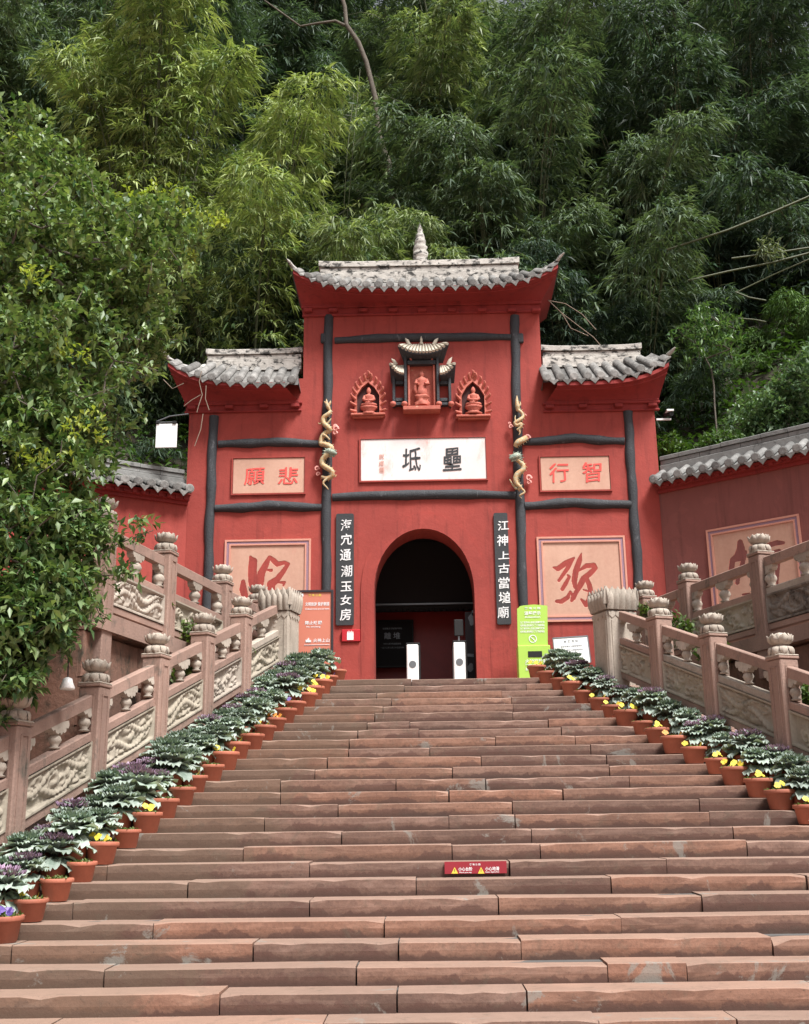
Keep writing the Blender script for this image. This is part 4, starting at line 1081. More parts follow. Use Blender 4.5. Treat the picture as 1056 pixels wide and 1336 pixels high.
def mini_roof(pa, pb, ymid, ytop, horns, n, d, one=0):
    """small swept roof: eave from pa to pb drooping to ymid, ribs rise to ytop"""
    a, c = sp(*pa, d), sp(*pb, d); mid = sp((pa[0] + pb[0]) / 2, ymid, d)[2]; zt = sp((pa[0] + pb[0]) / 2, ytop, .08)[2]
    x0, x1 = a[0], c[0]; y0 = YF - d
    def e(u):
        zc = mid
        if one == 0: q = abs(2 * u - 1) ** 2.4; return zc + ((a[2] if u < .5 else c[2]) - zc) * q
        if one < 0: return zc + (a[2] - zc) * (1 - u) ** 2.2 * 1.0
        return zc + (c[2] - zc) * u ** 2.2
    def topx(u): 
        m_ = .16 if one == 0 else .0
        if one == 0: return x0 + (x1 - x0) * (m_ + (1 - 2 * m_) * u)
        if one < 0: return x0 + (x1 - x0) * (.35 + .65 * u)
        return x0 + (x1 - x0) * (.65 * u)
    g = MB(); m = 16
    g.grid([[(x0 + (x1 - x0) * j / m, y0, e(j / m) - .02) for j in range(m + 1)], [(topx(j / m), YF - .05, max(zt, e(j / m) - .05) - .02) for j in range(m + 1)]], False)
    g.grid([[(x0 + (x1 - x0) * j / m, y0, e(j / m) - .02) for j in range(m + 1)], [(x0 + (x1 - x0) * j / m, y0 + .01, e(j / m) - .05) for j in range(m + 1)], [(x0 + (x1 - x0) * (.12 + .76 * j / m), YF - .04, mid - .11) for j in range(m + 1)]], False)
    g.build('roof_shell', M['timber'], t)
    for i in range(n):
        u = (i + .5) / n; x = x0 + (x1 - x0) * u; g = MB()
        g.tube([(x, y0 - .012, e(u) - .012), ((x + topx(u)) / 2, (y0 + YF - .05) / 2, (e(u) + zt) / 2 + .01), (topx(u), YF - .06, max(zt, e(u) - .04))], [.030, .026, .022], 6); g.build('roof_rib', M['shrine_cream'], t)
    for (hx, hy, tx, ty) in horns:
        p, q = sp(hx, hy, .12), sp(tx, ty, .12); g = MB(); md = (p + q) / 2 + np.array([0, -.02, .01])
        g.tube([p, md, q], [.045, .035, .006], 6); g.build('roof_horn', M['shrine_cream'], t)
mini_roof((519, 449), (586, 446), 459, 449, ((534, 450, 529, 441), (566, 450, 572, 441)), 15, .34)
p = sp(550, 449, .1); g = MB(); g.lathe([(.03, 0), (.035, .03), (.02, .06), (.03, .09), (.004, .17)], tuple(p), 8); g.build('roof_finial', M['shrine_cream'], t)
mini_roof((508, 472), (527, 485), 487, 477, ((517, 476, 511, 468),), 6, .28, -1)
mini_roof((574, 486), (595, 471), 487, 477, ((585, 476, 590, 466),), 6, .28, 1)
# standing figure in the shrine
b0 = sp(551, 529, .13); tp = sp(551, 485, .13); h = tp[2] - b0[2]; c = (b0[0] - .0, YF - .13, b0[2])
t2 = thing('standing_statue', 'robed figure standing on a rock pedestal inside the roofed shrine', 'statue', c)
g = MB(); g.lathe([(.19 * h, 0), (.2 * h, .08 * h), (.15 * h, .14 * h), (.17 * h, .2 * h), (.21 * h, .25 * h), (.19 * h, .29 * h), (.12 * h, .31 * h)], c, 16, sy=.7, fn=lambda th, z: 1 + .16 * math.sin(4 * th + z * 30)); g.build('rock_pedestal', M['shrine_pink'], t2)
g = MB(); g.lathe([(.14 * h, .29 * h), (.17 * h, .33 * h), (.135 * h, .45 * h), (.12 * h, .58 * h), (.14 * h, .70 * h), (.145 * h, .78 * h), (.06 * h, .83 * h), (.045 * h, .85 * h), (.07 * h, .88 * h), (.075 * h, .93 * h), (.06 * h, .97 * h), (.02 * h, 1.01 * h)], c, 16, sy=.75, fn=lambda th, z: 1 + .07 * math.sin(7 * th + z * 14))
for sgn in (-1, 1): g.tube([(c[0] + sgn * .13 * h, c[1], c[2] + .76 * h), (c[0] + sgn * .17 * h, c[1] - .05 * h, c[2] + .62 * h), (c[0] + sgn * .08 * h, c[1] - .13 * h, c[2] + .60 * h)], [.05 * h, .055 * h, .035 * h], 8)
g.tube([(c[0] - .16 * h, c[1] - .04 * h, c[2] + .62 * h), (c[0] - .2 * h, c[1] - .05 * h, c[2] + .44 * h), (c[0] - .15 * h, c[1] - .02 * h, c[2] + .34 * h)], [.05 * h, .06 * h, .03 * h], 8)
g.build('robed_body', M['shrine_pink'], t2)

# ================================================================== dragons coiled on the two centre posts
def dragon(label, ox, oy, sc, paths, head, clouds, face):
    c = onY(ox + 250 / sc, oy + 650 / sc, YF - .12)
    t = thing('dragon_sculpture', label, 'dragon', tuple(c), group='dragons on the centre posts')
    Q = lambda x, y, d: onY(ox + x / sc, oy + y / sc, YF - d)
    for nm, mt, pts in paths:
        # smooth with Catmull-Rom
        P = [np.array([*Q(x, y, d)]) for x, y, d, r_ in pts]; Rr = [r_ / sc / FPX * 21.3 for *_, r_ in pts]
        W, RR = [], []
        for i in range(len(P) - 1):
            p0, p1, p2, p3 = P[max(i - 1, 0)], P[i], P[i + 1], P[min(i + 2, len(P) - 1)]
            for k in range(4):
                u = k / 4; W.append(.5 * ((2 * p1) + (-p0 + p2) * u + (2 * p0 - 5 * p1 + 4 * p2 - p3) * u * u + (-p0 + 3 * p1 - 3 * p2 + p3) * u ** 3)); RR.append(Rr[i] * (1 - u) + Rr[i + 1] * u)
        W.append(P[-1]); RR.append(Rr[-1])
        g = MB(); g.tube(W, RR, 8)
        if nm == 'body':   # dorsal spines
            for i in range(1, len(W) - 1, 2):
                d_ = W[i + 1] - W[i - 1]; nn = np.array([-d_[2], 0, d_[0]]); nn /= (np.linalg.norm(nn) + 1e-9)
                g.tube([W[i] + nn * RR[i] * .7, W[i] + nn * (RR[i] + .03) + d_ * .2], [.014, .002], 4)
        g.build(nm, M[mt], t)
    hx, hy = head; p = Q(hx, hy, .20); s = face; g = MB()
    g.tube([p + np.array([-s * .10, .03, .03]), p + np.array([-s * .03, 0, .03]), p + np.array([s * .05, -.02, .0]), p + np.array([s * .115, -.02, -.03])], [.04, .07, .055, .028], 8)
    g.tube([p + np.array([-s * .01, 0, -.04]), p + np.array([s * .08, -.01, -.075])], [.035, .015], 6)
    for q in ((-.05, .12), (-.11, .10), (-.15, .05), (-.16, -.01), (-.14, -.06)): g.tube([p + np.array([-s * .05, 0, q[1] * .4]), p + np.array([s * q[0], -.01, q[1]])], [.026, .003], 5)
    for q in ((.03, .10), (.12, .03)): g.tube([p + np.array([s * .03, -.02, .03]), p + np.array([s * q[0], -.05, q[1]])], [.018, .008], 5)
    g.build('head', M['dragon_green'], t)
    for (cx_, cy_, r_, m_) in clouds:
        q = Q(cx_, cy_, .06); g = MB(); k = r_ / sc / FPX * 21.3
        pts = [q + np.array([k * math.cos(a) * (1 - a / 9), -.02 - .006 * a, k * 1.3 * math.sin(a) * (1 - a / 9)]) for a in np.linspace(0, 6.3, 12)]
        g.tube(pts, [k * .55 * (1 - i / 16) for i in range(12)], 7); g.build('cloud_scroll', M['cloud_pink'], t)
    return t
dragon('yellow dragon with green head facing right, coiled on the left centre post', 400, 515, 9.22,
       [('tail', 'dragon', [(285, 195, .13, 12), (262, 150, .13, 26), (245, 110, .13, 22), (212, 80, .13, 3)]), ('tail_fin', 'dragon', [(262, 140, .13, 18), (285, 95, .13, 14), (292, 70, .13, 2)]), ('tail_fin', 'dragon', [(255, 130, .13, 18), (243, 80, .13, 12), (240, 50, .13, 2)]),
        ('body', 'dragon', [(290, 190, .12, 16), (270, 225, .16, 26), (205, 275, .15, 28), (205, 340, .15, 30), (265, 395, .17, 32), (280, 430, .15, 30), (215, 465, .12, 26), (185, 520, .12, 30), (175, 590, .13, 30), (230, 600, .18, 34), (300, 640, .19, 36), (270, 700, .19, 38), (200, 765, .17, 30), (185, 830, .16, 32), (235, 875, .17, 34), (300, 915, .16, 34), (305, 975, .14, 32), (245, 1005, .13, 26), (180, 985, .12, 18)]),
        ('leg', 'dragon', [(200, 480, .16, 18), (240, 500, .19, 13), (280, 540, .19, 8)]), ('leg', 'dragon', [(230, 380, .15, 16), (280, 310, .17, 10), (300, 285, .17, 4)]), ('leg', 'dragon', [(200, 330, .14, 14), (160, 350, .15, 8), (140, 335, .15, 3)]),
        ('leg', 'dragon', [(255, 1000, .15, 18), (200, 1060, .17, 12), (240, 1110, .16, 10), (265, 1140, .16, 3)]), ('leg', 'dragon', [(300, 980, .13, 14), (345, 985, .12, 7), (365, 960, .12, 3)])],
       (290, 700), [(350, 420, 34, 0), (345, 470, 26, 0), (125, 900, 28, 0), (140, 965, 24, 0), (345, 390, 24, 0)], 1)
dragon('pale dragon with head facing left, coiled on the right centre post', 650, 510, 9.22,
       [('tail', 'dragon', [(240, 240, .13, 22), (235, 180, .14, 30), (228, 120, .14, 20), (228, 55, .13, 3)]), ('tail_fin', 'dragon', [(240, 200, .13, 20), (270, 160, .14, 10), (262, 120, .13, 2)]),
        ('body', 'dragon', [(240, 230, .13, 22), (280, 255, .15, 18), (300, 310, .14, 22), (265, 345, .17, 24), (205, 385, .17, 22), (225, 415, .17, 20), (280, 395, .17, 20), (270, 440, .17, 18), (230, 470, .15, 16)]),
        ('body', 'dragon', [(335, 565, .08, 34), (300, 590, .14, 40), (240, 620, .17, 38), (205, 670, .14, 26)]),
        ('body', 'dragon', [(225, 820, .18, 30), (270, 860, .17, 30), (305, 900, .17, 30), (295, 955, .17, 32), (235, 1000, .17, 34), (210, 1065, .17, 32), (225, 1120, .17, 28), (270, 1160, .17, 22), (240, 1190, .15, 16)]),
        ('leg', 'dragon', [(215, 380, .16, 14), (205, 330, .17, 9), (212, 295, .17, 4)]), ('leg', 'dragon', [(250, 450, .16, 12), (265, 500, .17, 9), (250, 530, .17, 4)]), ('leg', 'dragon', [(225, 1180, .16, 18), (180, 1130, .14, 12), (150, 1080, .12, 8), (140, 1060, .12, 3)]),
        ('leg', 'dragon', [(265, 1160, .17, 16), (320, 1215, .17, 13), (275, 1250, .17, 12), (260, 1265, .16, 7), (290, 1295, .16, 3)])],
       (210, 800), [(150, 440, 24, 0), (135, 400, 16, 0), (350, 575, 34, 0), (365, 1060, 34, 0), (370, 1110, 26, 0), (320, 305, 18, 0)], -1)
# ================================================================== balustrades
def petal(g, th, prof, w, tip=.6, c=(0, 0, 0), squash=1.0):
    """lotus petal round the axis: prof = [(r, z)...], w = half-angle"""
    P = []; m = len(prof)
    for i, (r, z) in enumerate(prof):
        t = i / (m - 1); hw = w * (1 - (t ** 2.6)) ** .5 if t < 1 else 0
        row = []
        for k in range(5):
            u = k / 2 - 1; a = th + u * hw; rr = r * (1 - .10 * u * u)
            if squash != 1:   # pull towards a square plan
                q = max(abs(math.cos(a)), abs(math.sin(a))); rr /= q ** squash if False else 1
            row.append((c[0] + rr * math.cos(a), c[1] + rr * math.sin(a), c[2] + z))
        P.append(row)
    g.grid(P)
def finial_mesh():
    g = MB()
    g.box(-.135, .135, -.135, .135, 0, .022, ch=.008)
    g.lathe([(.118, .02), (.128, .05), (.118, .095), (.098, .12), (.07, .135), (.072, .15), (.095, .17), (.112, .20), (.112, .235), (.09, .27), (.045, .295), (.01, .305)], (0, 0, 0), 20)
    for k in range(8):
        th = k * math.pi / 4 + .39
        petal(g, th, [(.108, .125), (.138, .115), (.152, .08), (.150, .045), (.146, .018)], .38)
        petal(g, th, [(.085, .15), (.125, .17), (.148, .205), (.150, .24), (.158, .268)], .38)
        petal(g, th + .39, [(.09, .15), (.118, .19), (.125, .235), (.112, .27), (.098, .292)], .36)
    g.v = [(x * 1.08, y * 1.08, z) for x, y, z in g.v]
    return g.mesh('lotus_finial')
def post_mesh(h):
    g = MB(); a = .134
    g.box(-a, a, -a, a, -.6, h - .035, ch=.014); g.box(-a - .012, a + .012, -a - .012, a + .012, h - .034, h, ch=.008)
    for s in (-1, 1):
        for o in (-.062, .062):
            g.box(o - .008, o + .008, s * (a + .004) - .007, s * (a + .004) + .007, -.1, h - .12)
            g.box(s * (a + .004) - .007, s * (a + .004) + .007, o - .008, o + .008, -.1, h - .12)
        g.box(-.062, .062, s * (a + .004) - .007, s * (a + .004) + .007, h - .135, h - .12)
        g.box(s * (a + .004) - .007, s * (a + .004) + .007, -.062, .062, h - .135, h - .12)
    return g.mesh('post')
def vase_mesh():
    g = MB(); g.lathe([(.045, 0), (.07, .015), (.04, .035), (.062, .07), (.078, .105), (.062, .145), (.036, .165), (.05, .18)], (0, 0, 0), 14); return g.mesh('vase_baluster')
def bracket_mesh(half=0):
    g = MB(); pts = [(-.17, .0), (-.165, -.05), (-.135, -.085), (-.105, -.07), (-.09, -.11), (-.055, -.125), (-.03, -.11), (0, -.14), (.03, -.11), (.055, -.125), (.09, -.11), (.105, -.07), (.135, -.085), (.165, -.05), (.17, 0)]
    if half < 0: pts = [p for p in pts if p[0] >= 0]; pts = [(0, 0)] + [p for p in pts if p != (0, 0)]
    if half > 0: pts = [p for p in pts if p[0] <= 0] + [(0, 0)]
    g.prism(pts, -.05, .05); return g.mesh('cloud_bracket')
MS_FIN = finial_mesh(); MS_FIN.materials.append(M['rail_pale'])
MS_VASE = vase_mesh(); MS_VASE.materials.append(M['rail_pale'])
MS_BR = {k: bracket_mesh(k) for k in (-1, 0, 1)}
for m_ in MS_BR.values(): m_.materials.append(M['rail_pale'])
POSTS = {}
def rail_run(name, label, pts, slope, Hb, front, relief='relief', rail_w=.11, hrail=(-.08, -.22), mid=(-.50, -.60), low=(-1.02, -1.12), skip_posts=(), post_scale=1.0, relmat=None):
    """pts: post feet (x, y, z); front: +1/-1 side of the rail that faces the stairs"""
    mp = pts[len(pts) // 2]
    t = thing(name, label, 'balustrade', mp)
    if Hb not in POSTS:
        POSTS[Hb] = post_mesh(Hb); POSTS[Hb].materials.append(M['rail_red'])
    rr = random.Random(len(name) + int(abs(pts[0][0]) * 10))
    for i, p in enumerate(pts):
        q = pts[min(i + 1, len(pts) - 1)]; o = pts[max(i - 1, 0)]
        ang = math.atan2(q[1] - o[1], q[0] - o[0])
        Mx = Matrix.Translation(p) @ Matrix.Rotation(ang + rr.uniform(-.02, .02), 4, 'Z') @ Matrix.Scale(post_scale, 4)
        if i not in skip_posts:
            po = link('post', POSTS[Hb], None, t, Mx)
            link('lotus_finial', MS_FIN, None, po, Mx @ Matrix.Translation((0, 0, Hb)))
    for i, (p, q) in enumerate(zip(pts[:-1], pts[1:])):
        p, q = Vector(p), Vector(q); d = Vector((q.x - p.x, q.y - p.y, 0)); L = d.length; u = d / L; n = Vector((u.y, -u.x, 0)) * front; k = (q.z - p.z) / L
        a0, a1 = .138, L - .138
        def P(s, off, z): return tuple(p + u * s + n * off + Vector((0, 0, Hb + z + k * s)))
        def bar(s0, s1, o0, o1, z0, z1, nm, mt):
            g = MB(); c = .012
            g.hexa([P(s0, o0, z0), P(s1, o0, z0), P(s1, o1, z0), P(s0, o1, z0), P(s0, o0, z1 - c), P(s1, o0, z1 - c), P(s1, o1, z1 - c), P(s0, o1, z1 - c)])
            g.hexa([P(s0, o0, z1 - c), P(s1, o0, z1 - c), P(s1, o1, z1 - c), P(s0, o1, z1 - c), P(s0, o0 + (o1 - o0) * .12, z1), P(s1, o0 + (o1 - o0) * .12, z1), P(s1, o1 - (o1 - o0) * .12, z1), P(s0, o1 - (o1 - o0) * .12, z1)])
            return g.build(nm, M[mt], t)
        w_ = rail_w / 2
        bar(a0, a1, -w_, w_, hrail[1], hrail[0], 'handrail', 'rail_red')
        bar(a0, a1, -w_ - .01, w_ + .01, mid[1], mid[0], 'middle_rail', 'rail_red' if rr.random() < .6 else 'rail_pale')
        bar(a0, a1, -w_ - .02, w_ + .02, low[1], low[0], 'bottom_rail', 'rail_red')
        # panel with its carved front
        z1, z0 = mid[1] - .002, low[0] + .002
        pm = M[relmat[i % len(relmat)]] if relmat else M[relief]
        g = MB(); g.hexa([P(a0, -.04, z0), P(a1, -.04, z0), P(a1, .03, z0), P(a0, .03, z0), P(a0, -.04, z1), P(a1, -.04, z1), P(a1, .03, z1), P(a0, .03, z1)])
        pan = g.build('carved_panel', pm, t)
        nu, nv = int((a1 - a0) / .014), int((z1 - z0) / .014)
        U, V = np.meshgrid(np.linspace(0, 1, nu), np.linspace(0, 1, nv), indexing='ij'); X = U * (a1 - a0); Z = V * (z1 - z0)
        H = np.zeros_like(X); big = rr.random() < .6
        for c in range(16 if big else 24):
            cx, cz, sg = rr.uniform(0, a1 - a0), rr.uniform(0, z1 - z0), rr.choice((-1, 1))
            r_ = np.hypot(X - cx, Z - cz); th = np.arctan2(Z - cz, X - cx) * sg
            sc = rr.uniform(.08, .15) if big else rr.uniform(.05, .085)
            sw = (.5 + .5 * np.cos(r_ / sc * 5.0 - th * 1.0 + c)) ** .6 * (r_ < sc * 1.25) * (1 - (r_ / (sc * 1.3)) ** 2).clip(0, 1) ** .25
            H = np.where(r_ < sc * 1.2, np.maximum(H * .25, sw), H)
        if big:    # one long sinuous band across the field
            for c in range(2):
                yc = (.35 + .35 * c) * (z1 - z0) + .09 * np.sin(X * 6.5 + c * 2 + rr.random() * 6); dd = np.abs(Z - yc) / .05
                H = np.where(dd < 1, np.sqrt(1 - dd.clip(0, 1) ** 2) * 1.25 * (.8 + .2 * np.cos(X * 90)), H)
        e = np.minimum(np.minimum(X, a1 - a0 - X), np.minimum(Z, z1 - z0 - Z)); H = np.where(e < .03, 1.15, np.where(e < .045, 0, H))
        off = .032 + .05 * H
        Vv = [P(a0 + X[a, b_], off[a, b_], z0 + Z[a, b_]) for a in range(nu) for b_ in range(nv)]
        F = [(a * nv + b_, (a + 1) * nv + b_, (a + 1) * nv + b_ + 1, a * nv + b_ + 1) for a in range(nu - 1) for b_ in range(nv - 1)]
        if front < 0: F = [f[::-1] for f in F]
        g = MB(); g.add(Vv, F, True); g.build('carved_relief', pm, pan)
        # vases and cloud brackets: one at mid bay, halves against the posts
        gap = hrail[1] - mid[0]
        for s, hf in ((L / 2, 0), (a0 + .002, -1), (a1 - .002, 1)):
            zc = mid[0] + k * s + Hb; base = p + u * (s + (.05 if hf < 0 else -.05 if hf > 0 else 0))
            Mv = Matrix.Translation(base + Vector((0, 0, zc))) @ Matrix.Scale(max(.6, (gap - .11) / .18), 4)
            if hf == 0 or True: va = link('vase_baluster', MS_VASE, None, t, Mv)
            R3 = Matrix(((u.x, -u.y, 0, 0), (u.y, u.x, 0, 0), (k, 0, 1, 0), (0, 0, 0, 1)))
            Mb = Matrix.Translation(p + u * s + Vector((0, 0, Hb + hrail[1] + .004 + k * s))) @ R3
            link('cloud_bracket', MS_BR[hf], None, t, Mb)
    return t
def line_pts(f, ys, zf): return [(float(f(y)), float(y), float(zf(y))) for y in ys]
HB = HL - .30
# newels where the stair rails meet the landing
def newel_pos(px, k, c):
    r = pray(px, 800); y = (c - 18.95 * r[0] / r[1]) / (r[0] / r[1] - k); return y
yNL, yNR = newel_pos(366, kL, cL), newel_pos(801, kR, cR)
ysL = [float(p[1]) for p in PL]; dL = (ysL[0] - ysL[3]) / 3
LY = [yNL, ysL[0] + (yNL - ysL[0]) * .45] + ysL + [ysL[3] - dL, ysL[3] - 2 * dL]
ysR = [float(p[1]) for p in PR]; dR = (ysR[0] - ysR[2]) / 2
RY = [yNR] + ysR + [ysR[2] - dR * i for i in (1, 2, 3, 4)]
zs = lambda y: SL * y
rail_run('stair_balustrade', 'carved stone balustrade stepping down the left side of the stairs behind the potted kale', line_pts(xl, LY, zs), SL, HB, -1, skip_posts=(0,), relmat=('relief', 'rail_pale', 'relief', 'relief', 'relief', 'relief'))
rail_run('stair_balustrade', 'carved stone balustrade stepping down the right side of the stairs behind the flower pots', line_pts(xr, RY, zs), SL, HB, 1, skip_posts=(0,), relmat=('relief', 'relief', 'relief', 'relief'))
# note: 'front' picks the side facing the flight
def newel(label, x, y, zb, pxa, pxb, ytop_px, ycap_px, rz):
    w_ = abs(onY(pxb, 800, y)[0] - onY(pxa, 800, y)[0]) / 2 * .74
    zt, zc = float(onY((pxa + pxb) / 2, ytop_px, y - w_)[2]), float(onY((pxa + pxb) / 2, ycap_px, y)[2])
    t = thing('newel_pillar', label, 'pillar', (x, y, zb), rz)
    Mr = WM[t.name]
    def add(g, nm, mt): return link(nm, g.mesh(nm), M[mt], t, Mr)
    g = MB(); g.box(-w_, w_, -w_, w_, -.3, zt - zb, ch=.03)
    for s in (-1, 1):
        for o in (-w_ * .72, w_ * .72): g.box(o - .012, o + .012, s * w_ - .012, s * w_ + .012, .1, zt - zb - .16); g.box(s * w_ - .012, s * w_ + .012, o - .012, o + .012, .1, zt - zb - .16)
        for k in range(4):   # small hanging petals under the cap
            xx = -w_ * .7 + k * w_ * 1.4 / 3
            for q in (0, 1):
                v = [(xx - .06, zt - zb - .02), (xx - .055, zt - zb - .08), (xx, zt - zb - .13), (xx + .055, zt - zb - .08), (xx + .06, zt - zb - .02)]
                if q == 0: g.add([(a, s * (w_ + .012), b_) for a, b_ in v] + [(a, s * w_, b_) for a, b_ in v], [(0, 1, 2, 3, 4) if s < 0 else (4, 3, 2, 1, 0)] + [(i, i + 5, (i + 1) % 5 + 5, (i + 1) % 5) for i in range(5)])
                else: g.add([(s * (w_ + .012), a, b_) for a, b_ in v] + [(s * w_, a, b_) for a, b_ in v], [(4, 3, 2, 1, 0) if s < 0 else (0, 1, 2, 3, 4)] + [(i, i + 5, (i + 1) % 5 + 5, (i + 1) % 5) for i in range(5)])
    add(g, 'pillar_body', 'rail_pale')
    hc = zc - zt; z0 = zt - zb
    g = MB(); g.hexa([(-w_ * .95, -w_ * .95, z0), (w_ * .95, -w_ * .95, z0), (w_ * .95, w_ * .95, z0), (-w_ * .95, w_ * .95, z0), (-w_ * .9, -w_ * .9, z0 + hc * .96), (w_ * .9, -w_ * .9, z0 + hc * .96), (w_ * .9, w_ * .9, z0 + hc * .96), (-w_ * .9, w_ * .9, z0 + hc * .96)]); add(g, 'cap_core', 'rail_pale')
    n = 5
    for side in range(4):
        c, s_ = math.cos(side * math.pi / 2), math.sin(side * math.pi / 2)
        for row in (0, 1):
            for k in range(n + row):
                xx = -w_ * (1.0) + (k + .5 - row * .5) * 2 * w_ / n; pw = w_ / n * 1.08
                P = []
                for i in range(6):
                    t_ = i / 5; o = w_ + .01 + (.04 if row == 0 else .02) * math.sin(t_ * 2.2) + (-.015 if row else 0); z = z0 + hc * ((.02 + .80 * t_) if row == 0 else (.25 + .80 * t_)); hw = pw * (1 - t_ ** 4.5) ** .5
                    P.append([])
                    for j in range(5):
                        u = j / 2 - 1; bulge = .03 * (1 - u * u)
                        lx, ly = xx + u * hw, -(o + bulge * (1 if row == 0 else .6))
                        P[-1].append((lx * c - ly * s_, lx * s_ + ly * c, z))
                g = MB(); g.grid(P); add(g, 'lotus_petal', 'rail_pale')
    return t
newel('big pale stone pillar with lotus petal cap, at the top left of the stairs', xl(yNL), yNL, zs(yNL), 340, 392, 797, 772, math.atan(-kL) * 1.0)
newel('big pale stone pillar with lotus petal cap, at the top right of the stairs', xr(yNR), yNR, zs(yNR), 772, 829, 796, 771, math.atan(-kR) * 1.0)
# upper balustrades on the terraces
HU = HT - ZT - .30
yU = [float(p[1]) for p in UL]; 
rail_run('terrace_balustrade', 'weathered balustrade on the left terrace with carved panels above the block wall', line_pts(xul, [min(.6, yU[0] + (yU[0] - yU[1]))] + yU, lambda y: ZT), 0, HU, -1, relmat=('relief', 'relief', 'rail_pale'), low=(-1.06, -1.15), mid=(-.54, -.64))
yV = [float(p[1]) for p in UR]; dv = yV[0] - yV[1]
rail_run('terrace_balustrade', 'weathered balustrade on the right terrace with sooty carved panels', line_pts(xur, [min(.8, yV[0] + dv)] + yV + [yV[1] - dv, yV[1] - 2 * dv, yV[1] - 3 * dv], lambda y: ZT), 0, HU, 1, relmat=('relief', 'relief', 'relief_dark', 'relief_dark'), low=(-1.06, -1.15), mid=(-.54, -.64))

# ================================================================== signs on the landing
Yo = .75
t, x0, x1, z0, z1 = board('notice_board', 'orange upright notice board with white lettering behind the left lotus pillar', 'sign', (384, 773), (432, 905), Yo, 'orange', 'frame_dark', fw=.035)
def tx(t, k, px, py, wpx, mat, Y, hpx=None, name='lettering'):
    p = onY(px, py, Y); s = (Y + 19.5) / FPX
    return write(k, name, M[mat], t, p[0], Y, p[2], width=wpx * s, height=(hpx * s if hpx else None), depth=.1)
Yt = Yo - .005
tx(t, 'a8', 411, 776.5, 16, 'yellow', Yt); tx(t, 'a2', 414, 788, 31, 'paint_white', Yt, 5); tx(t, 'a3', 414, 794.5, 31, 'paint_white', Yt, 2.6)
tx(t, 'a4', 409, 812.5, 22, 'paint_white', Yt, 5); tx(t, 'a5', 409, 818, 18, 'paint_white', Yt, 2.6); tx(t, 'a1', 419.5, 835.5, 21, 'paint_white', Yt, 5); tx(t, 'a6', 418, 858, 26, 'paint_white', Yt, 4)
p0, p1 = onY(397, 841.5, Yt), onY(430, 840.5, Yt); g = MB(); g.box(p0[0], p1[0], Yt - .002, Yt + .004, p0[2] - .006, p0[2] + .002)
a, c = onY(392.5, 778.5, Yt), onY(396, 774.5, Yt); g.box(a[0], c[0], Yt - .002, Yt + .004, a[2], c[2]); g.build('printed_rule', M['paint_white'], t)
g = MB(); q = onY(402.5, 835.5, Yt); s = .0135 * .5
poly = [(-7, -5), (7, -5), (7, 0), (5, 1), (3, 0), (2, 5), (0, 7), (-1, 2), (-3, 5), (-4, 1), (-7, 2)]
g.prism([(q[0] + a * s * 1.0, q[2] + b_ * s * 1.0) for a, b_ in poly], Yt - .003, Yt + .003); g.build('hand_mark', M['paint_white'], t)
# lime board in two plates
Yg = .95
t = thing('lime_stand', 'lime green standing box with a dark slot and white lettering, right of the arch', 'sign', tuple(onY(697, 886, Yg)))
pts = [(675, 794), (677, 793), (678.5, 791), (683, 790), (697, 788.7), (713, 790), (714.5, 791), (715, 842), (676, 843)]
w_ = [onY(x, y, Yg) for x, y in pts]; g = MB(); g.prism([(float(p[0]), float(p[2])) for p in w_][::-1], Yg, Yg + .05); g.build('upper_plate', M['green'], t)
a, c = onY(678, 900, Yg - .04), onY(718, 841.5, Yg - .04); g = MB(); g.box(a[0], c[0], Yg - .04, Yg + .30, max(0, a[2]), c[2], ch=.01); g.build('lower_box', M['green'], t)
a, c = onY(689.5, 857.5, Yg - .046), onY(707.5, 849.5, Yg - .046); g = MB(); g.box(a[0], c[0], Yg - .046, Yg - .03, a[2], c[2]); g.build('slot', M['black'], t)
a, c = onY(702, 889, Yg - .046), onY(718, 878.5, Yg - .046); g = MB(); g.box(a[0], c[0] - .01, Yg - .046, Yg - .03, a[2], c[2]); g.build('paper_label', M['white'], t)
for k, px, py, wp, hp in (('a8', 695, 793.5, 20, 3), ('g1', 695, 800, 21, 5), ('g2', 695, 805, 20, 2.6), ('g3', 695, 812, 31, 3), ('g4', 695, 816, 31, 3), ('g3', 695, 820, 31, 3), ('g4', 695, 824, 31, 3)): tx(t, k, px, py, wp, 'paint_white', Yg - .006, hp)
for k, px, py, wp, hp in (('g5', 700, 862.5, 28, 5), ('g6', 700, 867, 28, 2), ('g7', 700, 873, 27, 4)): tx(t, k, px, py, wp, 'paint_white', Yg - .047, hp)
q = onY(695.5, 833.5, Yg - .006); g = MB(); m_ = 24; r1, r0 = .070, .056
g.add([(q[0] + r * math.cos(a), Yg - .006, q[2] + r * math.sin(a)) for r in (r1, r0) for a in np.linspace(0, 2 * math.pi, m_ + 1)[:-1]], [(i, m_ + i, m_ + (i + 1) % m_, (i + 1) % m_) for i in range(m_)])
g.add([(q[0] - .045, Yg - .0065, q[2] + .033), (q[0] - .035, Yg - .0065, q[2] + .043), (q[0] + .045, Yg - .0065, q[2] - .033), (q[0] + .035, Yg - .0065, q[2] - .043)], [(0, 1, 2, 3)])
g.build('no_smoking_mark', M['paint_white'], t)
